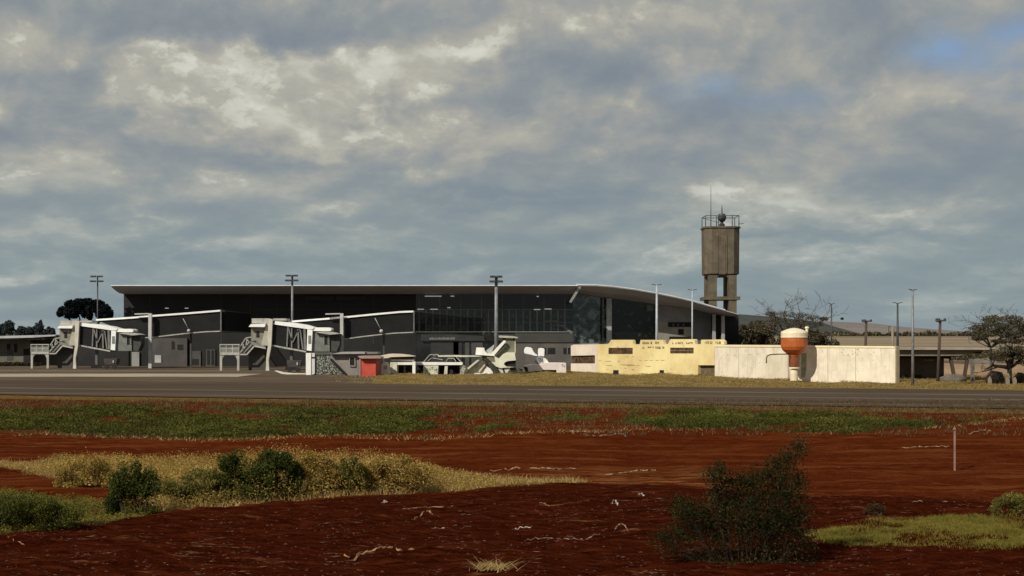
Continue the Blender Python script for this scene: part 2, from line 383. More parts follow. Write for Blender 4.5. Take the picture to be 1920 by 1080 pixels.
dry = np.maximum(dry, sst(S, 100.2, 101.2)*(1-sst(Y_, 168, 175))*sst(PX, 600, 720)*.9)
edge = sst(S, 66, 69)*(1-sst(S, 73, 74)); dry = np.maximum(dry, edge*.55); green = np.maximum(green, edge*.5)
apron = sst(S, 101.5, 102.5)*(1-sst(PX, 640, 760)) ; apron = np.maximum(apron, sst(Y_, 150, 158)*(Y_ < 255))
field = sst(Y_, 235, 270)
fg_dark = sst(PY-interp(PX, CREST), -2, 8)       # darker earth in front, cloud shadow put into its colour
zc = np.stack([green, dry, apron, np.ones_like(dry)], -1).reshape(-1, 4).astype(np.float32)
zd = np.stack([field, fg_dark, sst(PY, 868, 900)*sst(PX, 880, 1100)*(1-sst(PX, 1300, 1450))*(1-fg_dark), np.ones_like(dry)], -1).reshape(-1, 4).astype(np.float32)
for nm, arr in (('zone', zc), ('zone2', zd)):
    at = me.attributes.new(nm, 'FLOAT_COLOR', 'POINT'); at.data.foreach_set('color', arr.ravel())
gm = bpy.data.materials.new('ground_earth'); gm.use_nodes = True; t = NT(gm.node_tree); p = t.n['Principled BSDF']
co = t.n.new('ShaderNodeTexCoord').outputs['Object']
A1 = t.n.new('ShaderNodeAttribute'); A1.attribute_name = 'zone'; A2 = t.n.new('ShaderNodeAttribute'); A2.attribute_name = 'zone2'
z = t.n.new('ShaderNodeSeparateColor'); t.put(z.inputs[0], A1.outputs['Color']); z2 = t.n.new('ShaderNodeSeparateColor'); t.put(z2.inputs[0], A2.outputs['Color'])
nA = t.noise(co, .5, 6, .6); nB = t.noise(t.vm('MULTIPLY', co, (1.2, 3.4, 1)), 2.4, 8, .68); nC = t.noise(co, 22, 6, .7)
nS = t.noise(t.vm('MULTIPLY', co, (.5, 2.6, 1)), 1.6, 9, .72)
soil = t.mix(t.ss(nB, .35, .68), (.060, .0108, .0028), (.108, .0225, .0062))
soil = t.mix(t.ss(nA, .45, .72, 0, .8), soil, (.135, .034, .0095))
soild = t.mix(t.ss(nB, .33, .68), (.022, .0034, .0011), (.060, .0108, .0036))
nD = t.noise(t.vm('MULTIPLY', co, (1, 1, 1)), 3, 3)
rr_ = t.n.new('ShaderNodeMapping'); rr_.inputs['Rotation'].default_value = (0, 0, -.5); rr_.inputs['Scale'].default_value = (.5, 3.2, 1); t.put(rr_.inputs[0], co)
nE = t.noise(rr_.outputs[0], 2.2, 9, .7)
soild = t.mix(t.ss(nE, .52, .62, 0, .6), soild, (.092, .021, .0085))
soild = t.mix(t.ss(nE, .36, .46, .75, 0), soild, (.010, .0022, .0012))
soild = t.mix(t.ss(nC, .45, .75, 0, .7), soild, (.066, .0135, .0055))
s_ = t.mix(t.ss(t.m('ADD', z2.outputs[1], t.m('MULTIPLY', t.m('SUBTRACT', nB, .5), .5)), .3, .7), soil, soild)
nF = t.noise(t.vm('MULTIPLY', co, (.10, 1.5, 1)), 1.3, 9, .68)      # ruts and washed tracks running across
s_ = t.mix(t.m('MULTIPLY', t.ss(nF, .52, .60, 0, .55), t.m('SUBTRACT', 1., z2.outputs[1])), s_, (.165, .052, .016))
s_ = t.mix(t.m('MULTIPLY', t.ss(nF, .38, .46, .55, 0), t.m('SUBTRACT', 1., z2.outputs[1])), s_, (.045, .0085, .0028))
s_ = t.mix(t.ss(nS, .60, .67, 0, .6), s_, (.22, .10, .042))            # pale dry crusts
s_ = t.mix(t.m('MULTIPLY', z2.outputs[2], t.ss(nS, .46, .6)), s_, (.24, .10, .035))
drycol = t.mix(t.ss(nB, .35, .65), (.17, .11, .036), (.30, .20, .07))
drycol = t.mix(t.ss(nA, .42, .62, 0, .7), drycol, (.12, .095, .035))
grcol = t.mix(t.ss(nC, .35, .65), (.034, .032, .010), (.075, .055, .02))
grcol = t.mix(t.ss(nA, .5, .7, 0, .7), grcol, (.10, .04, .018))
apc = t.mix(t.ss(t.noise(t.vm('MULTIPLY', co, (.12, 1, 1)), .5, 6, .6), .4, .6), (.085, .062, .045), (.135, .105, .075))
fldc = t.mix(t.ss(t.noise(t.vm('MULTIPLY', co, (.2, 1.2, 1)), .02, 6, .6), .4, .6), (.25, .20, .14), (.18, .14, .095))
def zmask(sock, a=.3, b=.6): return t.ss(t.m('ADD', sock, t.m('MULTIPLY', t.m('SUBTRACT', nB, .5), .8)), a, b)
c = t.mix(zmask(z.outputs[0]), s_, grcol); c = t.mix(zmask(z.outputs[1], .35, .75), c, drycol)
c = t.mix(t.ss(z.outputs[2], .4, .6), c, apc); c = t.mix(z2.outputs[0], c, fldc)
t.put(p.inputs['Base Color'], c); p.inputs['Roughness'].default_value = 1; p.inputs['Specular IOR Level'].default_value = 0
bp = t.n.new('ShaderNodeBump'); bp.inputs['Strength'].default_value = 1; bp.inputs['Distance'].default_value = .10
t.put(bp.inputs['Height'], t.m('ADD', t.m('MULTIPLY', nB, 1.2), t.m('MULTIPLY', nC, .5))); t.put(p.inputs['Normal'], bp.outputs[0])
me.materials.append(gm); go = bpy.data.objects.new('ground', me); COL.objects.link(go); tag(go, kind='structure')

# runway strip and its pale bands, apron bands
def strip(name, s0, s1, x0, x1, z, m, wob=0, slope=RS, n=60):
    vs = []; fs = []
    for k in range(n+1):
        x = x0+(x1-x0)*k/n; a = (fbm(np.array(x*.22), np.array(s0*1.3))-.5)*wob; b = (fbm(np.array(x*.22+40), np.array(s1*1.3))-.5)*wob
        vs += [(x, s0+slope*x+float(a), z), (x, s1+slope*x+float(b), z)]
    for k in range(n): fs.append((2*k, 2*k+2, 2*k+3, 2*k+1))
    o = MB().add(vs, fs).build(name, m); tag(o, kind='structure'); return o
asph = mat('runway_asphalt', (.048, .032, .019), (.074, .051, .031), .95, .12, det=9, st=(.25, 2.2, 1), spec=.1, bump=.2)
worn = mat('worn_runway_band', (.085, .069, .052), (.118, .098, .076), .9, .25, det=8, st=(.2, 2, 1), spec=.1)
sand = mat('pale_sand_strip', (.25, .20, .13), (.36, .30, .21), .9, .3, det=8, st=(.3, 2, 1))
aprn = mat('apron_concrete', (.16, .12, .08), (.20, .155, .11), .85, .3, det=8, st=(.3, 1, 1), spec=.25)
strip('runway', RW0, RW1, -160, 160, .012, asph, 1.2)
strip('runway_band', 83.3, 85.1, -60, 120, .017, worn, .5)
strip('runway_band', 91.2, 93.0, 1, 120, .017, worn, .5)
strip('runway_band', 75.4, 76.3, -120, 40, .017, worn, .4)
strip('sand_strip', 128, 141, -95, -25, .02, sand, 3, slope=0)
strip('apron_edge', 153, 157, -140, 6, .024, aprn, 1, slope=0)

# hills
def ridge(name, pts, Y, depth, m, drop=30):
    n = 140; xs_ = np.linspace(pts[0][0], pts[-1][0], n); vs = []; fs = []
    for k, px in enumerate(xs_):
        py = float(np.interp(px, [a for a, b in pts], [b for a, b in pts]))+float(fbm(np.array(px*.03), np.array(Y*.1)))*1.2
        for q, (dyy, hz) in enumerate(((-depth, None), (-depth*.45, .55), (0, 1), (depth, .6), (depth*2, None))):
            top = W(px, py, Y); zz = -5 if hz is None else -5+(top.z+5)*hz
            vs.append((top.x, Y+dyy, zz))
    for k in range(n-1):
        for q in range(4): fs.append((k*5+q, k*5+q+1, k*5+q+6, k*5+q+5))
    o = MB(); o.add(vs, fs, True); o = o.build(name, m); tag(o, kind='structure'); return o
hillm = mat('bare_hill_field', (.135, .115, .10), (.17, .145, .125), .95, .012, det=6, st=(.4, 2, 1))
woodm = mat('wooded_hill', (.022, .026, .020), (.038, .040, .030), .95, .05, det=8)
ridge('hills', [(1380, 596), (1480, 601), (1560, 602), (1640, 606), (1700, 613), (1800, 620), (1920, 625), (2400, 618), (2900, 628)], 2200, 700, hillm)
ridge('hills', [(1180, 640), (1300, 592), (1380, 588), (1450, 593), (1540, 604), (1600, 622), (1680, 640)], 900, 160, woodm)
ridge('hills', [(1760, 640), (1830, 620), (1900, 606), (2050, 600), (2300, 615), (2400, 640)], 1000, 160, woodm)
ridge('hills', [(-700, 615), (-300, 618), (0, 624), (60, 622), (140, 632), (260, 640)], 1500, 300, woodm)

# ------------------------------------------------------------------ terminal building
YT = 190.
tb = root('terminal_building', (W(650, 0, YT).x, YT, 0), 'long dark terminal building with an upswept grey roof curving down at its right end', 'airport terminal')
xl = W(232, 0, YT).x; xr = W(1075, 0, YT).x; zt = W(0, 551.5, YT).z
MB().box(xl, W(780, 0, YT).x, YT, YT+38, -.3, zt).build('wall', cladding, tb, 'black clad upper wall')
g = MB().box(W(780, 0, YT).x+.003, xr, YT+.05, YT+38, -.3, zt-.003)
g.build('glass_wall', glassdk, tb, 'dark glazed front')
# roof: upswept eaves lofted out from the wall head, then the flat top
prof = [(0, 0), (.34, .06), (.62, .34), (.84, .68), (1, .98), (1, 1.05)]
xe = W(1083, 0, 184).x; ztp = W(0, 536, 184).z
vs = []; fs = []
for o_, dzz in prof:
    x0 = xl-o_*(xl-W(208, 0, 184.).x); y0 = YT-6*o_; zz = zt+(ztp-zt)*dzz/1.05
    vs += [(x0, y0, zz), (xe, y0, zz), (xe, YT+44, zz), (x0, YT+44, zz)]
for k in range(len(prof)-1):
    for q in range(4): fs.append((k*4+q, k*4+(q+1) % 4, (k+1)*4+(q+1) % 4, (k+1)*4+q))
k = (len(prof)-1)*4; fs.append((k, k+1, k+2, k+3)); fs.append((0, 1, 2, 3))
roof = MB().add(vs, fs).build('roof', soffit, tb, 'grey roof with curved upswept eaves')
x0 = W(208, 0, 184).x
MB().box(x0, xe, 183.9, 184.15, ztp+.004, ztp+.10).build('roof_edge', roof_highlight, roof)  # white strip stands in for the sunlit highlight along the eaves
# panel joints on the cladding and mullions on the glass
jtm = mat('joint_trim', (.03, .03, .03), (.04, .04, .04), .6, 1)
for px in (282, 415, 470, 520, 640, 700): MB().box(W(px, 0, YT).x-.05, W(px, 0, YT).x+.05, YT-.05, YT, 3, zt-.02).build('cladding_joint', jtm, tb)
MB().box(W(470, 0, YT).x, W(775, 0, YT).x, YT-.09, YT-.055, W(0, 581, YT).z, W(0, 580.3, YT).z).build('cladding_joint', jtm, tb)
# low block added so the gap behind the left jet bridge stays dark
MB().box(W(108, 0, YT).x, xl-.01, YT+1, YT+16, -.3, W(0, 648, YT).z).build('wall', cladding, tb, 'low block added to darken the gap behind the left bridge')
MB().box(W(248, 0, YT).x, W(262, 0, YT).x, YT-.3, YT+.01, -.1, W(0, 660, YT).z).build('pier', greywall, tb)
mm = mat('mullion_metal', (.16, .17, .165), (.20, .21, .20), .5, 1)
ml = MB(); zs = lambda py: W(0, py, YT).z
for px in range(786, 1070, 13): ml.box(W(px, 0, YT).x-.09, W(px, 0, YT).x+.09, YT-.1, YT+.05, zs(623), zs(582))
for px in range(786, 1070, 39): ml.box(W(px, 0, YT).x-.035, W(px, 0, YT).x+.035, YT-.06, YT+.05, zs(580), zs(553))
ml.build('mullions', mm, tb)
ip = mat('blind_panel', (.06, .068, .066), (.12, .13, .125), .5, .9, det=2, spec=.3)
r = random.Random(17)
for px in range(786, 1062, 13):
    for y0_, y1_ in ((589, 596), (608, 619)):
        if r.random() < .72: MB().box(W(px+2.6, 0, YT).x, W(px+10.6, 0, YT).x, YT-.02, YT+.04, zs(y1_), zs(y0_)).build('blind', ip, tb)
for a_, b_, y0_, y1_ in ((947, 953, 567, 577), (1006.5, 1007.5, 557, 580), (902, 908, 586, 640), (915, 919, 584, 640), (858, 862, 640, 662)):
    MB().box(W(a_, 0, YT).x, W(b_, 0, YT).x, YT-.06, YT+.04, zs(y1_), zs(y0_)).build('interior_column', mat('dim_column_lit', (.035, .037, .036), (.06, .062, .06), .5, 1), tb)
MB().box(W(780, 0, YT).x+.1, xr-.1, YT-.01, YT+.04, zs(579), zs(553)).build('upper_glass', mat('brown_tinted_glass', (.034, .024, .020), (.020, .018, .018), .12, .15, spec=.35, bump=.05, bscale=.5), tb)
hb = MB()
for py, hpx in ((581, 1.2), (623, 1.6), (605, .8)): hb.box(W(780, 0, YT).x, xr-.02, YT-.16, YT+.05, zs(py), zs(py-hpx))
hb.build('transoms', mm, tb)
MB().box(W(965, 0, YT).x, xr, YT-.5, YT+.06, zs(642), zs(625)).build('floor_band', mat('charcoal_band', (.04, .04, .037), (.05, .048, .045), .7, 1), tb)
MB().box(W(790, 0, YT).x, W(964, 0, YT).x, YT-.35, YT+.06, zs(639), zs(627)).build('floor_band', mat('charcoal_band2', (.022, .022, .022), (.03, .03, .03), .7, 1), tb)
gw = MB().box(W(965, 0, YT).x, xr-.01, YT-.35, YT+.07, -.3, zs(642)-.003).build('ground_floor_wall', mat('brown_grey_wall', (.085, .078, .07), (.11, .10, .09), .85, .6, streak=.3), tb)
for a, b in ((1010, 1041), (1056, 1071)):
    o = MB().box(W(a, 0, YT).x, W(b, 0, YT).x, YT-.38, YT-.2, zs(664), zs(652)).build('window', glassdk, tb)
    MB().box(W((a+b)/2, 0, YT).x-.04, W((a+b)/2, 0, YT).x+.04, YT-.42, YT-.3, zs(664), zs(652)).build('frame', mm, o)
# left ground floor
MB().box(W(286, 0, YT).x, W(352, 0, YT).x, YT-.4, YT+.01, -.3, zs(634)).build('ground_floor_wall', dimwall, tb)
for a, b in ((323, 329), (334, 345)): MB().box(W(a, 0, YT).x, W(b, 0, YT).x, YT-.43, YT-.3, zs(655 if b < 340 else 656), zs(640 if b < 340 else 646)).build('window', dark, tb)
for a, b, c_, d_ in ((357, 377, 658, 690), (387, 404, 655, 690)):
    o = MB().box(W(a, 0, YT).x, W(b, 0, YT).x, YT-.2, YT+.01, -.1, zs(c_)).build('door', dimwall, tb)
    mb = MB()
    if a == 357: mb.box(W(361, 0, YT).x, W(373, 0, YT).x, YT-.24, YT-.15, .2, zs(673))
    else:
        for e in (389, 397): mb.box(W(e, 0, YT).x, W(e+5, 0, YT).x, YT-.24, YT-.15, .2, zs(657))
    mb.build('pane', dark, o)
for a, b in ((872, 880), (884, 905), (850, 860)):
    MB().box(W(a, 0, YT).x, W(b, 0, YT).x, YT-.1, YT+.06, -.1, zs(640)).build('door', mat('dim_door', (.045, .047, .044), (.06, .062, .06), .6, 1), tb)
MB().box(W(808, 0, YT).x, W(866, 0, YT).x, YT-.1, YT+.06, -.1, zs(641)).build('shutter', mat('dim_shutter', (.02, .02, .02), (.026, .026, .026), .6, 1), tb)
# unlit lettering high on the wall: two dull words, unreadable at this distance
r = random.Random(5)
for xa, xb in ((574., 625.), (631., 687.)):
    sg = MB(); x = xa
    while x < xb:
        wd_ = r.uniform(3.2, 4.6); sg.box(W(x, 0, YT).x, W(x+wd_-.8, 0, YT).x, YT-.14, YT-.003, zs(563), zs(555.5)); x += wd_
    sg.build('sign_lettering', mat('dull_lettering', (.03, .028, .025), (.045, .04, .033), .7, 2), tb)
s2 = MB(); r = random.Random(6); x = 806.
while x < 852:
    wd_ = r.uniform(2, 4); s2.box(W(x, 0, YT).x, W(x+wd_-.8, 0, YT).x, YT-.42, YT-.36, zs(637), zs(632+r.uniform(0, 2))); x += wd_
s2.build('sign_lettering', mat('pale_lettering', (.16, .16, .15), (.2, .2, .19), .7, 2), tb)
lampm = emat('ceiling_lamp_glow', (.75, .74, .68), .28)
for a, b, py in ((311, 317, 578), (348, 354, 578), (797, 828, 555.5), (845, 852, 555.5), (1001, 1013, 580.5), (1021, 1034, 579.5), (1006, 1010, 556), (783, 795, 580), (807, 821, 580), (839, 845, 577)):
    MB().box(W(a, 0, YT).x, W(b, 0, YT).x, YT-.5, YT-.2, zs(py+.8), zs(py-.8)).build('ceiling_lamp', lampm, tb)
o = MB()
o.box(W(1018, 0, YT).x, W(1046, 0, YT).x, YT-.3, YT-.16, zs(604), zs(601)); o.ext([W(1036, 609, YT-.3), W(1056, 609, YT-.3), W(1072, 621, YT-.3), (W(1074, 626, YT-.3)), W(1070, 626, YT-.3), W(1054, 612, YT-.3), W(1036, 611, YT-.3)], (0, .14, 0))
o.build('stair_rail', mat('rail_grey', (.12, .12, .115), (.16, .16, .15), .5, 1), tb)
# right end: path receding from the corner, roof coming down in a curve
def Yp(px): return YT+(px-1075)/310*7
def Q(px, py, d=0.): return W(px, py, Yp(px)+d)
top = [(1083, 536), (1120, 536.6), (1151, 539), (1190, 544), (1233, 551.5), (1265, 558), (1298, 565.5), (1329, 574.5), (1360, 583), (1385, 590)]
bot = [(1083, 549), (1120, 556), (1151, 560), (1190, 565), (1233, 571), (1265, 574.5), (1298, 579), (1329, 587), (1360, 592), (1385, 594)]
vs = []; fs = []
for (a, b), (c_, d_) in zip(top, bot):
    tp = Q(a, b, -4.6); bt = Q(c_, d_); mid = (tp*.62+bt*.38); mid.z = tp.z*.42+bt.z*.58
    vs += [bt, mid, tp, tp+Vector((0, 0, .09)), tp+Vector((-2, 40, .1)), bt+Vector((-2, 34, 0))]
for k in range(len(top)-1):
    for q in range(6): fs.append((k*6+q, k*6+(q+1) % 6, (k+1)*6+(q+1) % 6, (k+1)*6+q))
fs += [tuple(range(6)), tuple(range((len(top)-1)*6, len(top)*6))]
rf2 = MB().add(vs, fs).build('roof', soffit, tb, 'curved roof end sweeping down to the right')
vs = []; fs = []
for a, b in top[:-1]:
    tp = Q(a, b, -4.6)+Vector((0, 0, .092)); vs += [tp+Vector((0, -.05, 0)), tp+Vector((0, -.05, .13)), tp+Vector((0, 4, .34)), tp+Vector((0, 4, 0))]
for k in range(len(top)-2):
    for q in range(4): fs.append((k*4+q, k*4+(q+1) % 4, (k+1)*4+(q+1) % 4, (k+1)*4+q))
fs += [(0, 1, 2, 3), tuple(range((len(top)-2)*4, (len(top)-1)*4))]
MB().add(vs, fs).build('roof_edge', roof_highlight, rf2)  # sunlit line on the curved roof, made as a white strip
def endpanel(name, pts, m, d=0., th=.25, label=None, parent=tb): return MB().ext([Q(x, y, d) for x, y in pts], (0, th, 0)).build(name, m, parent, label)
endpanel('glass_wall', [(1075, 650), (1137, 650), (1137, 559), (1120, 557), (1083, 550), (1075, 566)], tealgl, .1, .3, 'teal glass corner with sky reflections put into its colour')
endpanel('glass_wall', [(1147, 650), (1229, 650), (1229, 570.5), (1190, 565.5), (1147, 560)], darkgl2, .1, .3, 'dark lobby glass')
endpanel('column', [(1137.4, 690), (1146.8, 690), (1146.8, 560), (1137.4, 558.8)], colwhite, -.5, .9)
endpanel('column', [(1127, 640), (1129.5, 640), (1129.5, 559), (1127, 558.5)], cladding, -.1, .3)
endpanel('column', [(1067, 566), (1071, 568), (1090, 538), (1085, 537)], mat('fascia_strip', (.26, .26, .26), (.3, .3, .3), .5, 1), -5.5, .6, 'slanting fascia strip at the roof corner')
endpanel('wall', [(1229.4, 690), (1300, 690), (1300, 579.5), (1265, 575), (1229.4, 571)], greywall, 0, .5)
endpanel('wall', [(1300.4, 690), (1333, 690), (1333, 588), (1300.4, 580)], mat('dark_grey_wall', (.12, .12, .125), (.15, .15, .15), .8, .5, streak=.4), .1, .5)
endpanel('wall', [(1233, 690), (1297, 690), (1297, 604), (1233, 604)], warmwall, -.08, .07, 'warmer lower wall')
w_ = endpanel('window', [(1253, 613), (1296, 613), (1296, 604), (1253, 604)], dark, -.16, .1)
for px in (1261, 1270, 1280): MB().ext([Q(px, 611, -.2), Q(px+3, 611, -.2), Q(px+3, 607, -.2), Q(px, 607, -.2)], (0, .05, 0)).build('pane', mat('dull_pane', (.08, .08, .075), (.1, .1, .09), .5, 1), w_)
endpanel('window', [(1272, 627), (1282, 627), (1282, 617), (1272, 617)], dark, -.16, .1)
endpanel('door', [(1255, 690), (1298, 690), (1298, 631), (1255, 631)], dark, -.16, .1)
endpanel('wall', [(1333, 690), (1385, 690), (1385, 595), (1360, 593), (1333, 588.5)], cladding, 2, .5)
for a, b, c_ in ((1336, 1342, 589), (1353, 1359, 592)): endpanel('column', [(a, 690), (b, 690), (b, c_), (a, c_)], colwhite, -1.5, .5)
for px, py, s_ in ((1215, 572, 1), ): endpanel('window', [(px-3, py+11), (px+9, py+11), (px+9, py), (px-3, py)], mat('bright_pane', (.12, .12, .11), (.16, .16, .15), .5, 1), -.04, .1)
endpanel('ledge', [(1075, 652), (1137, 652), (1137, 642), (1075, 645)], mat('ledge_grey', (.2, .19, .175), (.25, .24, .22), .8, 1), -1.0, 1.0)

# ------------------------------------------------------------------ low building on the left
YL = 196.
lb = root('annex_building', (W(40, 0, YL).x, YL, 0), 'low beige building with thin pale curved roof at the left edge', 'building')
MB().rect(-220, 636, 57, 700, YL, 14).build('wall', mat('olive_beige_wall', (.115, .105, .08), (.15, .14, .11), .85, .4, streak=.4), lb)
MB().rect(57.2, 637, 112, 700, YL+1.5, 12).build('wall', mat('dark_olive_wall', (.05, .05, .042), (.065, .062, .055), .85, .4, streak=.4), lb)
MB().poly([(-230, 634), (-100, 635), (0, 634.5), (60, 633), (104, 630), (104, 627.5), (60, 628.5), (0, 630), (-100, 631), (-230, 630)], YL-2.5, 19).build('roof', mat('pale_roof', (.33, .33, .35), (.4, .4, .42), .5, 1), lb)
for a, b, c_, d_ in ((13, 19, 645, 655), (26.5, 32, 645, 661), (-30, -20, 645, 660), (-60, -50, 645, 660)): MB().rect(a, c_, b, d_, YL-.06, .05).build('window', dark, lb)
MB().rect(13, 655.5, 24, 675, YL-.06, .05).build('door', dimwall, lb)
MB().rect(44, 654, 56, 690, YL-.1, .09).build('door', dark, lb)

# ------------------------------------------------------------------ jet bridges
clearg = bpy.data.materials.new('smoked_clear_glass'); clearg.use_nodes = True; t = NT(clearg.node_tree)
p = t.n['Principled BSDF']; p.inputs['Base Color'].default_value = (.01, .011, .012, 1); p.inputs['Roughness'].default_value = .1
tr_ = t.n.new('ShaderNodeBsdfTransparent'); mx_ = t.n.new('ShaderNodeMixShader'); mx_.inputs[0].default_value = .35
t.l.new(tr_.outputs[0], mx_.inputs[1]); t.l.new(p.outputs[0], mx_.inputs[2]); t.l.new(mx_.outputs[0], t.n['Material Output'].inputs[0])
def jet_bridge(YB, cx, tunnel_pts, floor_pts, colx, bracket, lamp, label, conn):
    s = 158./YB
    def P(px, py, d=0.): return W(cx+(px-505)*s, HZ+(py-HZ)*s, YB+d)
    rt = root('jet_bridge', (P(505, 0).x, YB, 0), label, 'jet bridge', 'passenger jet bridges in front of the terminal')
    def pl(name, pts, m, d=0., th=.3, parent=rt, label=None):
        q = [P(x, y, d) for x, y in pts]; return MB().ext(q, (0, th, 0)).build(name, m, parent, label)
    def rc(name, x0, y0, x1, y1, m, d=0., th=.3, parent=rt): return pl(name, [(x0, y1), (x1, y1), (x1, y0), (x0, y0)], m, d, th, parent)
    # fixed tunnel (behind)
    body = [(x, y+1.5) for x, y in tunnel_pts]+[(x, y-1) for x, y in reversed(floor_pts)]
    tn = MB().ext([W(x, y, YB+3) for x, y in body], (0, 2.6, 0)).build('fixed_tunnel', brdark, rt)
    MB().ext([W(x, y-.2, YB+2.8) for x, y in tunnel_pts]+[W(x, y+3.1, YB+2.8) for x, y in reversed(tunnel_pts)], (0, 3, 0)).build('roof', brwhite, tn)
    MB().ext([W(x, y-1, YB+2.85) for x, y in floor_pts]+[W(x, y+1.0, YB+2.85) for x, y in reversed(floor_pts)], (0, 2.9, 0)).build('floor_edge', offwh, tn)
    ex = tunnel_pts[-1]; fx = floor_pts[-1]
    MB().ext([W(ex[0], ex[1]+3, YB+2.85), W(ex[0]+2, ex[1]+3, YB+2.85), W(fx[0]+2, fx[1]-1, YB+2.85), W(fx[0], fx[1]-1, YB+2.85)], (0, .3, 0)).build('end_post', mat('dull_post', (.12, .12, .12), (.16, .16, .16), .6, 1), tn)
    c2 = MB().ext([W(ex[0]+2.2, ex[1]+1, YB+3), W(conn[0], conn[1], YT-.6), W(conn[0], conn[2], YT-.6), W(fx[0]+2.2, fx[1], YB+3)], (0, .06, 0)).build('link_corridor', clearg, rt)
    tr = MB()
    tr.bar(W(ex[0]+2.2, ex[1]+1, YB+2.9), W(conn[0], conn[1], YT-.7), .1); tr.bar(W(fx[0]+2.2, fx[1], YB+2.9), W(conn[0], conn[2], YT-.7), .12)
    tr.build('trim', mat('dim_trim', (.07, .07, .07), (.09, .09, .09), .6, 1), c2)
    # tall column with its bracket
    gy = HZ+F*CH/(YB+2)
    MB().ext([W(colx-3, gy+1, YB+2), W(colx+3, gy+1, YB+2), W(colx+3, 587.5, YB+2), W(colx-3, 587.5, YB+2)], (0, .4, 0)).build('column', colwhite, rt)
    MB().ext([W(bracket, 589.8, YB+2), W(colx-3.1, 589.2, YB+2), W(colx-3.1, 587, YB+2), W(bracket, 587.8, YB+2)], (0, .35, 0)).build('bracket', colwhite, rt)
    # second, dim column under the tunnel
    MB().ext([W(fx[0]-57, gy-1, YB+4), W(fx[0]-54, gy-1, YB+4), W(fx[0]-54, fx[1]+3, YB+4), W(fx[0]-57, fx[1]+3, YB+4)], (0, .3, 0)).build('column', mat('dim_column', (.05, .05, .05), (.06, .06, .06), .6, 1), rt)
    lo = W(lamp[0], lamp[1], YB+2.5); lm = MB().ball(lo, .22, .2, .22, 3, .02)
    l_ = lm.build('floodlight', colwhite, rt)
    MB().tube(lo+Vector((-.1, .1, .3)), lo+Vector((-.75, .2, 1.5)), .035).build('arm', colwhite, l_)
    # rotunda cabin and roof box
    cab = pl('rotunda', [(471, 613), (503, 613), (503, 648), (489, 648), (484, 644), (471, 640)], mat('beige_rotunda', (.17, .16, .125), (.24, .225, .18), .6, 1, streak=.4), .2, 3)
    rc('door', 480.5, 621, 486, 632.5, dark, .15, .04, cab)
    rc('roof_box', 472, 597, 502.5, 606.5, offwh, .1, 3)
    pl('awning', [(466, 612.8), (470, 608), (498, 606.8), (496, 613.2)], brwhite, -.5, 1.5)
    rc('roof_rail', 512, 597, 537, 601, offwh, .3, 2.4)
    pl('corner_panel', [(489, 648), (503, 648), (503, 604), (497, 615)], mat('beige_panel', (.34, .32, .26), (.40, .38, .32), .5, 1, streak=.3), -.05, .2)
    pl('column', [(503, 597), (511, 599), (508.5, 648), (506, 662), (503.5, 675), (505, 697.5), (498, 697.5), (499, 672), (502, 650)], mat('cream_column', (.47, .44, .38), (.56, .53, .46), .5, 1, streak=.3), -.4, .5)
    rc('pedestal', 466, 652, 497.5, 696, mat('dim_pedestal', (.05, .048, .04), (.066, .063, .054), .7, 1, streak=.4), 1.0, 2)
    # stair flight and landing
    st = pl('staircase', [(449, 662), (459, 661.5), (474, 646), (489, 652), (498, 656), (498, 650), (484, 645), (475, 641), (471, 640), (467, 641), (450, 657)], brgrey, -.2, 1.4)
    rl = MB(); Wd = .11
    for a, b in (((449, 652), (461, 633.5)), ((461, 633.5), (472, 632)), ((466, 640), (461, 633.5)), ((450, 661.5), (468, 640.5)), ((456, 656), (456, 645)), ((461, 650), (463, 637))):
        rl.bar(P(a[0], a[1], -.3), P(b[0], b[1], -.3), Wd)
    rl.build('handrail', offwh, st)
    s2_ = MB(); s2_.bar(P(449, 664.5, -.35), P(463, 664.5, -.35), .16); s2_.bar(P(463, 664.5, -.35), P(477, 648.5, -.35), .16); s2_.bar(P(477, 648.5, -.35), P(498, 653, -.35), .16)
    s2_.build('stringer', offwh, st)
    ld = rc('landing', 412, 661, 449, 665.5, offwh, -.5, 1.9)
    rc('side_panel', 412.5, 650, 448, 660.9, brgrey, .9, .1, ld)
    hr = MB()
    for x in (412.5, 424, 436, 448): hr.bar(P(x, 661, -.45), P(x, 646.5, -.45), .07)
    hr.bar(P(412, 646.2, -.45), P(449.5, 646.2, -.45), .12); hr.bar(P(412, 653.5, -.45), P(449, 653.5, -.45), .06)
    hr.build('handrail', offwh, ld)
    for x in (412, 444.5):
        MB().ext([P(x, 695, 1.), P(x+4.3, 695, 1.), P(x+4.3, 665.6, 1.), P(x, 665.6, 1.)], (0, .22, 0)).build('leg', offwh, rt)
        lg = MB().ext([P(x, 695, -.45), P(x+4.3, 695, -.45), P(x+4.3, 665.6, -.45), P(x, 665.6, -.45)], (0, .22, 0))
        sgn = 1 if x < 430 else -1; b0 = x+4.3 if sgn > 0 else x
        lg.ext([P(b0, 665.6, -.4), P(b0+6*sgn, 665.6, -.4), P(b0+2*sgn, 669, -.4), P(b0, 675, -.4)], (0, .15, 0))
        lg.build('leg', offwh, rt)
    # telescoping tunnel
    tel = pl('telescoping_tunnel', [(511, 607), (576, 617), (576, 659), (509.5, 647)], brdark, .1, 2.6)
    pl('roof', [(512, 608), (516, 602), (545, 604.5), (572, 608.5), (589, 613.5), (587, 617), (576, 617)], brwhite, -.1, 3, tel)
    pl('floor_edge', [(507, 645.8), (536, 651), (574, 658), (574, 661), (564, 659), (534, 653.8), (507, 648)], offwh, -.05, 2.9, tel)
    rb = MB()
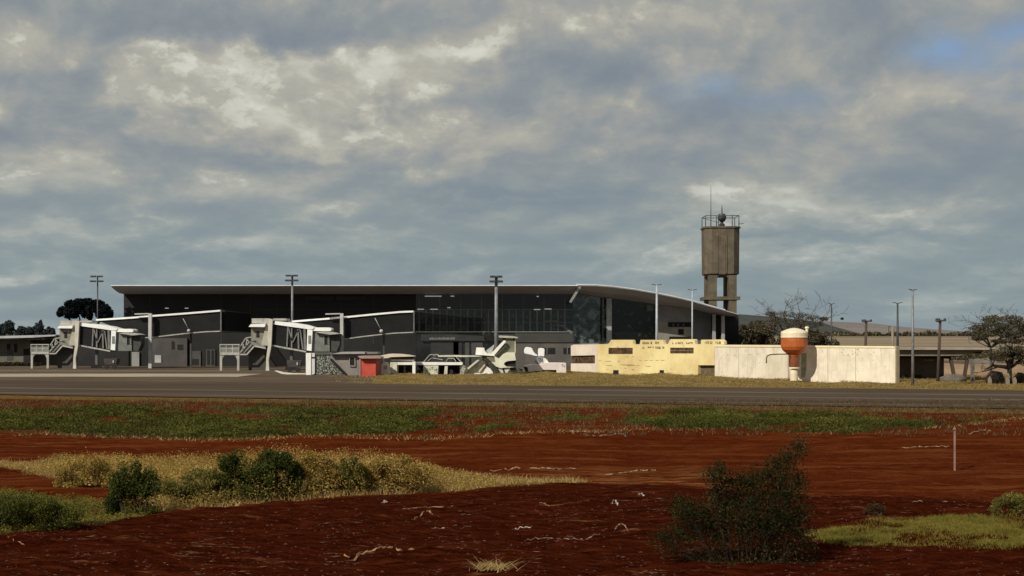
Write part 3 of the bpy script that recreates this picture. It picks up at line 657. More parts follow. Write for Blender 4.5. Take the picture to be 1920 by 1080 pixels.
    for a, b, w2_ in (((540, 613), (538, 650), 2.6), ((547, 615), (547, 652), 2.4), ((541, 614), (548, 640), 2.), ((561, 617), (549, 642), 2.), ((559, 617), (560, 654), 3), ((563, 618), (568, 655), 2.4), ((571, 617), (572, 656), 4)):
        rb.bar(P(a[0], a[1], 0), P(b[0], b[1], 0), w2_/F*158, .16)
    rb.build('ribs', mat('rib_grey', (.13, .135, .13), (.19, .19, .185), .5, 1), tel)
    fr = pl('end_frame', [(576.3, 617.5), (586, 618), (584, 658), (575, 657)], brwhite, -.15, 3)
    rc('window', 578, 629, 583, 644, brgrey, -.2, .04, fr)
    # cab
    cb = MB().ext([P(586.5, 620, .2), P(618, 620, .2), P(618, 659, .2), P(585, 659, .2)], (0, 2.2, 0)).build('cab', brgrey, rt)
    rc('window', 608, 630, 614.5, 645.5, dark, .13, .06, cb)
    fm = MB(); fm.bar(P(607.3, 629.5, .1), P(607.3, 646, .1), .05); fm.bar(P(615.2, 629.5, .1), P(615.2, 646, .1), .05); fm.build('frame', offwh, cb)
    pl('docking_hood', [(618.2, 624), (636, 627), (637, 646), (631, 659), (618.2, 659)], mat('dark_hood', (.035, .038, .036), (.05, .055, .05), .6, 1, streak=.5), .4, 1.8)
    pl('cab_awning', [(591, 623), (606, 621.4), (622, 622), (636, 626), (618, 627.5)], offwh, -.35, 2.6)
    pl('roof_unit', [(587, 620.5), (588, 614), (617, 614), (621, 616), (621.5, 619), (618, 620.8)], brwhite, 0, 2.2)
    # drive leg with wheels
    lg = MB().ext([P(543.5, 693, .8), P(548.5, 693, .8), P(548.5, 656, .8), P(543.5, 656, .8)], (0, .35, 0)).build('lift_leg', mat('grey_leg', (.09, .09, .09), (.12, .12, .12), .5, 1), rt)
    wh = MB()
    for x in (541, 551): wh.tube(P(x, 692, .55), P(x, 692, 1.5), .38, n=16)
    wh.build('wheel', mat('tyre_rubber', (.015, .015, .015), (.02, .02, .02), .8, 2), lg)
    return rt
b1 = jet_bridge(172., 143., [(180, 598.5), (250, 594), (284, 591), (345, 586.5), (413, 581)], [(264, 633.5), (285, 632.5), (345, 625.5), (385, 622), (413, 621)], 281, 252, (354, 620), 'left jet bridge, its stairs at the left end, beside the low beige building', (470, 588, 623))
b2 = jet_bridge(158., 505., [(540, 602), (590, 598), (640, 594), (700, 588), (750, 583.5), (775, 582.5)], [(640, 636.5), (680, 631), (720, 626.5), (740, 624.5), (775, 623)], 640.5, 610, (715, 621), 'nearer jet bridge in the middle, behind the patterned container', (905, 597, 629))

# ------------------------------------------------------------------ lamp masts
def mast(px, Y, ytop, wpx, m, label, ymid=9.):
    x = W(px, 0, Y).x; zt_ = W(0, ytop, Y).z; k = Y/F
    rt = root('floodlight_mast', (x, Y, 0), label, 'floodlight mast', 'floodlight masts along the apron')
    MB().tube((x, Y, -.2), (x, Y, zt_), wpx*k*.56, wpx*k*.42, 12).build('pole', m, rt)
    for i_, (dzz, wd_) in enumerate(((1, 22), (ymid+1, 24))):
        z_ = zt_-dzz*k
        cb = MB().box(x-wd_/2*k, x+wd_/2*k, Y-.3, Y-.12, z_-.05, z_+.05).build('crossbar', steeldk, rt)
        for q in (-1, -.45, .45, 1):
            MB().box(x+q*(wd_/2-2.2)*k-.16, x+q*(wd_/2-2.2)*k+.16, Y-.62, Y-.3, z_-.12, z_+.1).build('floodlight', steeldk, cb)
mast(183, 186, 517.5, 2.8, steeldk, 'thin dark floodlight mast rising behind the black tree')
mast(548, 178, 516, 4.6, steelmid, 'grey floodlight mast behind the second jet bridge')
mast(930.5, 150, 518, 7.2, steelmid, 'thickest grey floodlight mast, behind the mobile stairs')
def lamp(px, Y, ytop, wpx, m, label, arm=9.):
    x = W(px, 0, Y).x; zt_ = W(0, ytop, Y).z; k = Y/F
    rt = root('street_lamp', (x, Y, 0), label, 'street lamp', 'twin arm street lamps')
    MB().tube((x, Y, -.2), (x, Y, zt_-2*k), wpx*k*.62, wpx*k*.36, 10).build('pole', m, rt)
    for s in (-1, 1):
        a = MB().tube((x, Y, zt_-2.2*k), (x+s*arm*.55*k, Y, zt_-.6*k), .045, .04, 6).build('arm', steeldk, rt)
        MB().ext([(x+s*arm*.5*k, Y-.12, zt_-1.2*k), (x+s*arm*k, Y-.12, zt_-.6*k), (x+s*arm*k, Y-.12, zt_+.4*k), (x+s*arm*.5*k, Y-.12, zt_-.1*k)], (0, .24, 0)).build('lamp_head', steeldk, a)
lamp(1231.5, 157, 533, 5.2, steellt, 'thick pale street lamp in front of the curved roof end', 9.5)
lamp(1298, 175, 542.5, 3.2, steellt, 'slim pale street lamp right of the curved roof end', 8.5)
lamp(1559, 185, 568.5, 3.2, steeldk, 'dark street lamp between the bare tree and the hill', 6)
lamp(1683, 150, 567, 4.4, steeldk, 'shorter dark street lamp behind the cream wall end', 9)
lamp(1711.5, 103, 542.5, 5, steelmid, 'tallest right hand street lamp in front of the concrete canopy', 7.5)
def wpole(px, Y, ytop, wpx, tilt, label):
    x = W(px, 0, Y).x; zt_ = W(0, ytop, Y).z; k = Y/F
    rt = root('utility_pole', (x, Y, 0), label, 'utility pole', 'short wooden utility poles')
    MB().tube((x-tilt*.5*k, Y, -.3), (x+tilt*k*.5, Y, zt_), wpx*.58*k, wpx*.45*k, 9).build('pole', wood, rt)
    tx = x+tilt*k*.5
    cb = MB(); cb.bar((tx-9*k, Y-.1, zt_), (tx+10*k, Y-.1, zt_+.02), .13, .14); o = cb.build('crossarm', wood, rt)
    it = MB()
    for q in (-7.5, -3, 8): it.ball((tx+q*k, Y-.1, zt_+.1), .10, .09, .1, 2, .05, 5)
    it.ball((tx-4*k, Y-.1, zt_-.02), .25, .12, .09, 4, .1, 5)
    it.build('insulator', steeldk, o)
wpole(1622.5, 130, 602.5, 5, 4, 'leaning wooden pole with crossarm behind the cream wall')
wpole(1760.5, 105.5, 601.5, 5.5, 5, 'wooden pole with crossarm in front of the canopy building')
k = 125/F; x = W(1673.5, 0, 125).x
rt = root('bracket_post', (x, 125, 0), 'short grey post with a small side hook beside the dark street lamp', 'post')
MB().tube((x, 125, -.2), (x, 125, W(0, 610, 125).z), 2.6*k, 2.4*k, 10).build('post', taupe, rt)
o = MB(); o.bar(W(1673, 612, 125), W(1666.5, 612, 125), .05); o.bar(W(1666.5, 612, 125), W(1666.5, 624, 125), .05); o.build('hook', steeldk, rt)

# ------------------------------------------------------------------ water tower
YW = 235.
cx = W(1353.5, 0, YW+1.2).x; zw = lambda py: W(0, py, YW).z; k = YW/F
wt = root('water_tower', (cx, YW, 0), 'tall brown concrete water tower on four legs with antennas on top', 'water tower')
R_ = 33*k
tk = MB(); n = 8
def octo(r, z, c=.36): return [(cx+sx*r*a, YW+3+sy*r*b, z) for sx, sy, a, b in ((-1, -1, 1, 1-c), (-1, -1, 1-c, 1), (1, -1, 1-c, 1), (1, -1, 1, 1-c), (1, 1, 1, 1-c), (1, 1, 1-c, 1), (-1, 1, 1-c, 1), (-1, 1, 1, 1-c))]
lv = [(R_*.72, zw(518)), (R_*.98, zw(513)), (R_, zw(427))]
vs = sum([octo(r, z) for r, z in lv], []); fs = [tuple(range(8)), tuple(range(16, 24))]
for j in range(2): fs += [(j*8+i, j*8+(i+1) % 8, (j+1)*8+(i+1) % 8, (j+1)*8+i) for i in range(8)]
tk.add(vs, fs)
tank = tk.build('tank', concrete, wt)
pn = MB(); yf = YW+3-R_
for a, b in ((-10.5, -8.5), (5.5, 7.5)): pn.box(cx+a*k, cx+b*k, yf-.12, yf+.02, zw(512), zw(440))
pn.box(cx-8*k, cx+5*k, yf-.04, yf+.02, zw(514), zw(452)); pn.build('pilaster', concrete, tank)
MB().add(octo(R_*1.06, zw(427))+octo(R_*1.06, zw(424)), [tuple(range(8)), tuple(range(8, 16))]+[(i, (i+1) % 8, 8+(i+1) % 8, 8+i) for i in range(8)]).build('top_slab', concrete, wt)
for a, b in ((-26.5, -11.5), (10.5, 25.5)):
    for dyy in (-.2, 4.2): MB().box(cx+a*k, cx+b*k, YW+dyy, YW+dyy+1.7, -.5, zw(516)).build('leg', concrete, wt)
MB().box(cx-34*k, cx+32*k, YW-.4, YW+6.2, zw(562), zw(556)).build('ring_beam', concrete, wt)
hg = MB(); hg.ext([(cx-11.5*k, YW+.4, zw(516)), (cx-6*k, YW+.4, zw(516)), (cx-11.5*k, YW+.4, zw(521))], (0, 1, 0)); hg.ext([(cx+10.5*k, YW+.4, zw(516)), (cx+5*k, YW+.4, zw(516)), (cx+10.5*k, YW+.4, zw(521))], (0, 1, 0))
hg.build('haunch', concrete, wt)
rl = MB(); z0, z1 = zw(424), zw(403.5); Rr = R_*.95
cs = [(cx+sx*Rr, YW+3+sy*Rr*.8) for sx, sy in ((-1, -1), (-.35, -1), (.6, -1), (1, -1), (1, 1), (0, 1), (-1, 1))]
for a in cs: rl.tube((a[0], a[1], z0), (a[0], a[1], z1), .07, n=6)
for a, b in zip(cs, cs[1:]+cs[:1]):
    rl.tube((a[0], a[1], z1), (b[0], b[1], z1), .06, n=6)
rl.tube((cx-38*k, YW+1, zw(408)), (cx-4*k, YW+1, zw(417)), .04, n=5); rl.tube((cx+30*k, YW+1, zw(419)), (cx+41*k, YW+1, zw(418)), .05, n=5)
rl.build('railing', steeldk, wt)
MB().tube((cx-21*k, YW+1, z0), (cx-21*k, YW+1, zw(348)), .075, .03, 6).build('antenna', steeldk, wt)
bc = MB().lathe((cx+1.5*k, YW+2, 0), [(.1, zw(424)), (.45, zw(423)), (.5, zw(419)), (.3, zw(417)), (.2, zw(415)), (.55, zw(412)), (.72, zw(408)), (.75, zw(404)), (.6, zw(401)), (.55, zw(399)), (.1, zw(398)), (.09, zw(390)), (.03, zw(382))], 14)
bc.build('beacon', steeldk, wt)
MB().box(cx+25*k, cx+30*k, yf+.9, yf+1.0, zw(499), zw(497.8)).build('name_plate', white, tank)

# ------------------------------------------------------------------ clutter in front of the terminal
ptn = bpy.data.materials.new('black_white_pattern'); ptn.use_nodes = True; t = NT(ptn.node_tree)
co = t.n.new('ShaderNodeTexCoord').outputs['Object']; vv = t.vm('MULTIPLY', co, (1, 1, 1))
wv = t.vm('ADD', vv, t.vm('MULTIPLY', t.noise(vv, 5, 3, .6, 0, True), (.35, .35, .35)))
vo = t.n.new('ShaderNodeTexVoronoi'); vo.feature = 'DISTANCE_TO_EDGE'; vo.inputs['Scale'].default_value = 4.2; t.put(vo.inputs['Vector'], wv)
t.put(t.n['Principled BSDF'].inputs['Base Color'], t.mix(t.m('MULTIPLY', t.ss(vo.outputs['Distance'], .06, .11), t.ss(t.noise(vv, 6, 3), .42, .5)), (.012, .014, .012), (.27, .28, .24)))
YC = 136.
rt = root('patterned_container', (W(606, 0, YC).x, YC, 0), 'grey container covered in a black and white scribble pattern beside the grey shed', 'container')
MB().poly([(590.5, 666), (619.6, 665), (619.6, 675), (644, 702.5), (590.5, 702.5)], YC, 2.2).build('side_panel', ptn, rt)
MB().poly([(573.5, 662), (583, 662), (583, 703), (573.5, 703)], YC-.3, 1.5).build('corner_post', white, rt)
MB().poly([(583.2, 662), (590.2, 662), (590.2, 701), (583.2, 703)], YC-.2, 1.5).build('banner', mat('banner_white', (.5, .48, .48), (.6, .58, .58), .7, 2, streak=.3), rt)
MB().rect(584, 669, 590.4, 671.5, YC-.26, .05).build('stripe', mat('dark_red_stripe', (.06, .02, .02), (.07, .03, .03), .7, 2), rt)
MB().poly([(588, 661), (622, 660.5), (622, 664.6), (588, 665.6)], YC-.1, 2.4).build('roof', mat('dark_green_grey', (.06, .065, .055), (.08, .085, .07), .7, 1), rt)
rt = root('equipment_shed', (W(650, 0, 134.5).x, 134.5, 0), 'grey shed with one small black window left of the red kiosk', 'shed')
MB().poly([(620, 663.5), (673.5, 663.5), (673.5, 704), (652, 704), (620, 671)], 135., 3).build('wall', mat('shed_grey', (.20, .18, .165), (.26, .235, .215), .7, .6, streak=.4), rt)
MB().poly([(618.5, 664), (640, 660), (684, 659.5), (684, 663.3)], 134.4, 4).build('roof', mat('shed_roof', (.27, .265, .255), (.33, .32, .31), .6, 1), rt)
MB().rect(684.2, 660, 708, 663.5, 135.2, 3).build('roof', mat('shed_roof_brown', (.16, .135, .125), (.2, .17, .155), .6, 1), rt)
o = MB().rect(656, 670.8, 664.6, 685, 134.9, .08).build('window', dark, rt)
fm = MB()
for a, b in (((655.3, 670), (655.3, 686)), ((665.3, 670), (665.3, 686)), ((655, 670), (665.6, 670)), ((655, 686), (665.6, 686))): fm.pbar(a, b, 1.2, 134.85, .06)
fm.build('frame', mat('shed_frame', (.3, .27, .26), (.34, .3, .29), .6, 1), o)
o = MB(); o.pbar((621, 673.5), (651, 704), 3.6, 134.3, .15); o.pbar((627, 683), (646, 702.5), 2.4, 134.2, .12); o.build('brace', dark, rt)

YK = 132.
rt = root('red_kiosk', (W(692, 0, YK).x, YK, 0), 'bright red kiosk with a flat brownish roof', 'kiosk')
MB().rect(676, 672.5, 704.5, 706, YK, 2).build('front_panel', redpaint, rt)
MB().ext([W(704.6, 706, YK), W(715, 704.5, YK+2), W(715, 672.5, YK+2), W(704.6, 672.5, YK)], (-.3, 1, 0)).build('side_panel', mat('shaded_red_side', (.26, .025, .03), (.32, .04, .04), .6, 1.3, streak=.3), rt)  # darker red carries the shade of the side turned from the sun
MB().poly([(670.5, 667.5), (706, 666.8), (714, 669), (714, 672), (679, 672.3), (674, 671)], YK-.5, 3).build('roof', mat('kiosk_roof', (.28, .20, .165), (.34, .25, .21), .7, 1), rt)
MB().rect(674, 673, 675.8, 706, YK-.1, .2).build('corner_post', mat('kiosk_post', (.3, .26, .22), (.36, .3, .27), .7, 1), rt)
YK = 136.
rt = root('white_kiosk', (W(748, 0, YK).x, YK, 0), 'open white kiosk under a low arched cream roof right of the red kiosk', 'kiosk')
MB().poly([(704, 672), (712, 667), (728, 663.6), (746, 664), (762, 665.8), (775, 668.3), (733, 669.5), (726, 671.5)], YK-.6, 4.5).build('roof', mat('cream_roof', (.55, .47, .38), (.62, .54, .44), .6, 1), rt)
MB().rect(733, 670, 775, 673, YK+.6, 2.5).build('ceiling', mat('brown_ceiling', (.05, .03, .028), (.06, .04, .035), .8, 1), rt)
MB().rect(733, 673.5, 776.5, 677, YK-.2, .3).build('beam', mat('pink_white', (.62, .55, .52), (.68, .6, .57), .6, 1, streak=.2), rt)
MB().rect(744.5, 679.2, 773, 684, YK-.15, .3).build('counter', white, rt)
MB().rect(773.2, 678, 778.7, 703, YK-.3, .4).build('post', white, rt)
MB().rect(731.5, 679, 744.3, 703, YK-.2, 2).build('side_panel', ivory, rt)
pn = MB().poly([(715.5, 703), (729, 703), (729, 684), (727.5, 681), (724.5, 679), (720, 679), (717, 681.5), (715.2, 685)], YK-1.2, .5).build('arched_panel', mat('arched_cream', (.66, .63, .52), (.72, .68, .58), .6, 1, streak=.2), rt)
em = MB(); r = random.Random(9)      # the red monogram on the arched panel: a ring with a bar pair
c0 = W(722.8, 688.8, YK-1.24)
for q in range(10):
    a0 = q*math.pi/5; a1 = (q+1)*math.pi/5
    if q in (1,): continue
    em.bar(c0+Vector((math.cos(a0)*.13, 0, math.sin(a0)*.15)), c0+Vector((math.cos(a1)*.13, 0, math.sin(a1)*.15)), .045, .03)
em.bar(c0+Vector((-.03, 0, .08)), c0+Vector((.05, 0, -.08)), .04, .03); em.bar(c0+Vector((.06, 0, .16)), c0+Vector((.13, 0, .1)), .05, .03)
em.build('emblem', redink, pn)
MB().rect(745, 684.2, 773, 703, YK+1.8, .1).build('back_wall', dark, rt)
o = MB(); o.rect(757, 686, 760, 701, YK+.9, .3); o.rect(755, 700.5, 761.5, 702.5, YK+.8, .6); o.build('stand', mat('dull_green', (.12, .13, .10), (.17, .18, .14), .7, 2), rt)

YK = 140.
rt = root('baggage_trailer', (W(830, 0, YK).x, YK, 0), 'long white framed baggage trailer with a rail canopy between kiosk and stairs', 'trailer')
MB().rect(779, 679.3, 867, 684.3, YK, 2.0).build('deck', white, rt)
MB().poly([(794, 685), (822, 685), (820.5, 702), (794.5, 702.3)], YK+.05, 1.8).build('cabinet', ivory, rt)
mk = MB(); r = random.Random(4)
for q in range(26):
    x = r.uniform(797, 819); y = r.gauss(691.5, 2.3); mk.rect(x, y, x+r.uniform(.6, 2.2), y+r.uniform(.5, 1.2), YK+.02, .03)
mk.build('lettering', mat('faded_green_ink', (.10, .11, .07), (.16, .17, .12), .8, 4), rt)
MB().poly([(834, 686), (839.5, 686), (838.5, 702), (832.5, 702)], YK+.1, .4).build('leg', ivory, rt)
fr = MB()
for a, b, w2_ in (((794, 679), (806, 665), 1.5), ((806, 665), (821, 664.5), 1.6), ((821, 665), (824, 669), 1.6), ((802, 677), (809, 671), 1), ((811, 671), (830, 674.5), 1.4), ((840, 672), (836, 678), 1.2), ((840, 671.8), (851, 672), 1.8), ((851, 672), (855, 678), 1.6), ((856, 670), (865, 679), 1.6), ((812, 666.8), (818, 667.2), 1)):
    fr.pbar(a, b, w2_, YK+.3, .1)
fr.build('frame', mat('grey_frame', (.25, .25, .21), (.36, .36, .3), .6, 3), rt)
MB().poly([(820, 666.3), (850, 665.8), (898, 667), (903, 668.3), (870, 669.3), (822, 669)], YK+.2, 1.6).build('canopy', ivory, rt)
o = MB(); o.poly([(862, 702), (864, 692), (868, 685), (872, 686), (873, 692), (870, 698), (872, 702)], YK-.1, .5); o.build('coupling', mat('mottled_grey', (.1, .1, .09), (.45, .45, .4), .7, 12, lo=.45, hi=.55), rt)
MB().rect(779, 684.6, 793.5, 702, YK+1.9, .1).build('back_panel', dark, rt)
MB().rect(823, 684.6, 862, 702, YK+1.9, .1).build('back_panel', dark, rt)
for a in (845, 786):
    wm = MB(); wm.tube(W(a, 697.5, YK+.4), W(a, 697.5, YK+.75), .26, n=14); wm.build('wheel', MATS['tyre_rubber'], rt)

YK = 141.
rt = root('mobile_stairs', (W(925, 0, YK).x, YK, 0), 'white mobile boarding stairs with a canopied tower and slanting side panels', 'boarding stairs')
fr = MB(); fr.pbar((868, 699), (903, 670), 3.4, YK, .9); fr.build('side_beam', ivory, rt)
fr = MB(); fr.poly([(903, 668.5), (910, 668.5), (921, 679), (941, 701), (924, 701), (922, 692), (912, 680)], YK+.2, 1); fr.build('dark_leg', mat('dark_stair_panel', (.025, .025, .018), (.05, .05, .04), .7, 3), rt)  # dark slanting leg of the stair truss
MB().poly([(869, 701), (874, 698), (892, 681), (894, 684), (891, 693), (905, 677), (909, 676), (912, 683), (905, 690), (896, 701)], YK+.3, .9).build('lower_panel', ivory, rt)
MB().poly([(906, 699), (912, 687), (919, 691), (924, 698), (924, 701.5), (868, 701.5), (868, 700)], YK+.1, .9).build('base_frame', white, rt)
fr = MB(); fr.pbar((896, 688), (905, 676), 3.4, YK+.05, .2); fr.pbar((898, 697), (909, 684), 2.6, YK+.0, .2); fr.build('step_rail', ivory, rt)
MB().poly([(893, 651.5), (907.5, 652), (909, 658), (914, 663), (927.5, 664.5), (927, 667.6), (891.5, 665)], YK-.1, 1.4).build('upper_platform', white, rt)
MB().poly([(909.5, 658.5), (926.5, 646), (926, 651), (922, 664), (915, 663)], YK+.3, .15).build('side_panel', mat('pale_grey_panel', (.33, .35, .34), (.42, .44, .43), .5, 1, streak=.3), rt)
MB().poly([(920, 663.5), (944, 638.5), (947.5, 638.3), (948.3, 641), (928, 664.5)], YK-.1, .3).build('side_panel', white, rt)
MB().poly([(938, 634), (966, 636), (965.8, 662), (950, 662), (936, 672), (928, 667), (948, 645)], YK+.5, 1.6).build('tower', mat('olive_grey_tower', (.13, .13, .095), (.18, .175, .13), .6, 1, streak=.4), rt)
fr = MB(); fr.pbar((929, 667), (949, 648), 3.2, YK+.3, .2); fr.build('side_panel', mat('pale_olive', (.24, .24, .18), (.3, .3, .23), .6, 1, streak=.3), rt)
o = MB().poly([(935, 629), (961, 630), (971.5, 632.2), (970, 634), (935.5, 633)], YK+.2, 2.4).build('canopy', mat('olive_white', (.36, .36, .28), (.42, .42, .34), .6, 1), rt)
fr = MB(); fr.pbar((969, 634), (965.5, 642), 1.4, YK+.6, .1); fr.pbar((965.8, 640), (966, 662), 1.5, YK+.45, .1); fr.build('post', ivory, rt)
fr = MB(); fr.rect(942, 634, 948, 637, YK+.45, .1); fr.rect(962, 634.5, 965, 638, YK+.45, .1); fr.build('opening', dark, rt)
MB().poly([(927, 668), (935.5, 672), (943, 664), (950, 660.6), (965, 660.8), (967.3, 675.5), (952, 677), (947, 679), (944.5, 683), (950, 687.5), (965, 688.3), (938, 690), (930, 687), (921.5, 679), (929, 679)], YK-.1, 2).build('chassis_body', mat('ivory_white', (.60, .60, .48), (.68, .68, .56), .5, 1, streak=.3), rt)
MB().poly([(927, 668.2), (929, 678.6), (921, 678.6), (912, 670), (915, 668)], YK+.05, .5).build('mesh_panel', mat('brown_mesh', (.12, .10, .06), (.2, .18, .12), .8, 10), rt)
MB().poly([(945, 683), (948, 679.5), (953, 677.3), (967, 676.2), (967, 687.5), (951, 687)], YK+.2, 1.6).build('wheel_arch', dark, rt)
fr = MB()
for a in (948, 962): fr.tube(W(a, 691.5, YK+.2), W(a, 691.5, YK+.6), .32, n=14)
fr.build('wheel', MATS['tyre_rubber'], rt)
fr = MB(); fr.poly([(934, 690), (942, 690.5), (944, 700), (939, 699)], YK+.1, .5); fr.poly([(945, 691.5), (957, 689.5), (951, 699.5), (948, 699)], YK+.1, .4); fr.build('mudguard', mat('blue_white', (.45, .48, .46), (.52, .55, .53), .5, 1, streak=.3), rt)
YK = 144.
rt = root('equipment_block', (W(972, 0, YK).x, YK, 0), 'small white engine block on the grass between stairs and tractor', 'equipment')
MB().poly([(960, 690), (964, 688.3), (981, 688.6), (985.5, 698.2), (961, 698.4), (960, 694)], YK, .8).build('body', mat('mottled_white', (.5, .5, .46), (.7, .7, .66), .6, 6), rt)
fr = MB(); fr.rect(964.5, 693, 968.5, 696.5, YK-.04, .1); fr.poly([(973, 691), (979, 692.5), (980, 695), (975, 694)], YK-.04, .1); fr.build('recess', dark, rt)
YK = 145.
rt = root('tow_tractor', (W(1020, 0, YK).x, YK, 0), 'low white tow tractor with two rounded white covers on top', 'tow tractor')
MB().poly([(981, 686.5), (988, 685), (996, 683), (1010, 682.8), (1013.5, 683), (1013.5, 680), (1045, 680), (1061.5, 680.5), (1062, 699.5), (1043.5, 699.5), (1043.5, 694), (1017.5, 694), (1017.5, 696.3), (990, 696), (989, 689)], YK, 2).build('body', mat('pinkish_white', (.60, .54, .52), (.68, .62, .58), .5, 1, streak=.25), rt, bevel=.05)
MB().poly([(982, 688), (989, 689), (990, 697), (985.5, 697)], YK+.1, 1.6).build('nose', dark, rt)
MB().poly([(983, 655), (985, 651.5), (988, 650.6), (995, 651.6), (998, 653.5), (999.5, 658), (1003, 662.5), (1008.5, 666.5), (1006, 667.8), (1001, 667), (996, 665.6), (988, 666), (984, 663.5), (982.5, 659)], YK+.4, .5).build('rounded_cover', mat('bright_white', (.78, .78, .78), (.82, .82, .82), .5, 1), rt, bevel=.04)
MB().poly([(1009, 668), (1009, 655), (1011, 652.8), (1016, 652.5), (1020, 653.5), (1021.2, 656), (1020.5, 668)], YK+.4, .5).build('seat_cover', MATS['bright_white'], rt, bevel=.04)
mb = MB(); mb.poly([(1003, 677), (1005, 671), (1010, 668.4), (1019, 668.4), (1020, 677), (1019, 681.5), (1011.5, 684), (1008, 682), (1004.5, 681)], YK+.3, .8)
mb.build('engine', mat('mottled_engine', (.05, .05, .055), (.28, .28, .3), .6, 7, lo=.42, hi=.58), rt)
MB().poly([(1018.5, 671), (1022, 671.5), (1026, 675), (1029, 680), (1019.5, 680)], YK+.2, 1.2).build('fender', white, rt)
MB().rect(1017.8, 694.3, 1043.2, 698.5, YK+.3, 1.4).build('axle', dark, rt)
o = MB()
for a, b, c_, d_ in ((1053, 683, 1056, 684.2), (1054, 685, 1055, 687), (1056.5, 685.5, 1059, 686.5), (1057, 687.2, 1059.4, 688)): o.rect(a, b, c_, d_, YK-.03, .02)
o.build('lettering', mat('grey_ink', (.2, .18, .17), (.22, .2, .19), .8, 2), rt)
# carts and low skid under the bridges
def cart(px, Y, label):
    k = Y/F; x = W(px, 0, Y).x
    rt = root('baggage_cart', (x, Y, 0), label, 'baggage cart', 'dark baggage carts under the jet bridges')
    MB().add([(x-.65, Y, .55), (x+.65, Y, .55), (x+.65, Y+1.4, .55), (x-.65, Y+1.4, .55), (x-.8, Y-.1, 1.25), (x+.8, Y-.1, 1.25), (x+.8, Y+1.5, 1.25), (x-.8, Y+1.5, 1.25)],
             [(0, 1, 2, 3), (4, 5, 6, 7), (0, 1, 5, 4), (1, 2, 6, 5), (2, 3, 7, 6), (3, 0, 4, 7)]).build('tub', mat('cart_grey', (.045, .042, .04), (.07, .066, .06), .6, 3, streak=.4), rt)
    wm = MB()
    for q in (-.45, .45): wm.tube((x+q, Y-.05, .25), (x+q, Y+.15, .25), .25, n=12)
    wm.build('wheel', MATS['tyre_rubber'], rt)
    MB().box(x+.3, x+.45, Y-.13, Y-.08, .75, 1.05).build('label_plate', MATS['pale_grey_panel'], rt)
cart(551, 150, 'dark tub cart on the apron under the middle jet bridge')
cart(207, 168, 'dark tub cart on the apron under the left jet bridge')
o = MB().poly([(514, 695), (518, 694.8), (530, 698), (548, 700), (573, 700.2), (573, 703), (548, 703), (528, 701)], 139, .6).build('barrier_skid', mat('cream_skid', (.6, .55, .45), (.66, .6, .5), .6, 2), None)
single(o, 'low curved cream barrier lying on the ground left of the patterned container', 'barrier')
# utility box and cooling unit by the terminal wall
o = MB().rect(290, 666, 302, 680, 186.5, .8).build('utility_box', colwhite, None); single(o, 'small pale utility box by the ground floor wall behind the tall bridge column', 'utility box')

# ------------------------------------------------------------------ roadside walls
def onw(px, py, A, B, d=0.):
    u = (px-960)/F; ax, ay = A; bx, by = B; m_ = (bx-ax)/(by-ay); Y = (ax-m_*ay)/(u-m_)
    n_ = Vector((by-ay, -(bx-ax), 0)).normalized();  n_ = -n_ if n_.y > 0 else n_
    return W(px, py, Y)+n_*(-d)
def wpoly(pts, A, B, d, th):
    n_ = Vector((B[1]-A[1], -(B[0]-A[0]), 0)).normalized(); n_ = -n_ if n_.y < 0 else n_
    return MB().ext([onw(x, y, A, B, d) for x, y in pts], n_*th)
WA, WB = (W(1070, 0, 149).x, 149.), (W(1340, 0, 131).x, 131.)
WC, WD, WE = (W(1480, 0, 118.5).x, 118.5), (W(1497, 0, 116.5).x, 116.5), (W(1678, 0, 108.5).x, 108.5)
rt = root('yellow_wall', ((WA[0]+WB[0])/2, (WA[1]+WB[1])/2, 0), 'yellow painted wall with four raised lettered blocks and a pinkish left end', 'wall')
def wp(name, pts, m, d=0., th=.35, parent=rt, label=None, A=WA, B=WB, bev=0): return wpoly(pts, A, B, d, th).build(name, m, parent, label, bev)
def notch(x0, y0, x1, y1): return None
pk = [(1070.3, 702), (1070.3, 681.5), (1115.5, 681.5), (1115.5, 666), (1070.3, 667), (1070.3, 650), (1071.5, 647.5), (1075, 646.3), (1119.8, 645.4), (1119.8, 702)]
wp('end_panel', pk, pinkwh, 0, .35, label='pinkish white end of the wall')
wp('window', [(1070.3, 681.5), (1115.5, 681.5), (1115.5, 666), (1070.3, 667)], recess, .2, .1)
main = [(1120, 703), (1120, 645.4), (1138, 645.2), (1142.5, 643), (1145, 638), (1147, 637.2), (1185, 637.2), (1186.5, 638.5), (1187.3, 645.4), (1199.5, 645.4), (1201, 637.3), (1243, 637.2),
        (1244.5, 645), (1252.5, 645), (1256, 636.8), (1258, 636), (1301, 636), (1302.8, 637.5), (1303, 645.2), (1314, 645.2), (1314.5, 637), (1353, 636.5), (1357.3, 640), (1357.8, 645.8), (1339.8, 646), (1339.8, 684.7),
        (1308.8, 684.7), (1308.8, 701), (1307, 704.5), (1290, 706), (1120, 706)]
wp('main_panel', main, yellow, 0, .35, label='yellow main panel with raised blocks')
for x0, y0, x1, y1 in ((1141.5, 652, 1186.3, 663.3), (1257.2, 651.8, 1300.5, 662.2)):
    o = wp('window', [(x0, y1), (x1, y1), (x1, y0), (x0, y0)], recess, -.04, .05)
    if x0 > 1200: wp('slat', [(x0+.5, 657.6), (x1-.5, 657.6), (x1-.5, 656.4), (x0+.5, 656.4)], taupe, -.07, .03, o)
for x0, x1 in ((1150, 1160), (1237, 1245)): wp('foot_slot', [(x0, 702), (x1, 702), (x1, 694), (x0, 694)], dark, -.03, .05)
wp('lower_recess', [(1308.9, 706), (1340, 706), (1340, 684.8), (1308.9, 684.8)], mat('recess_olive', (.09, .07, .035), (.14, .11, .06), .9, 2), .35, .1)
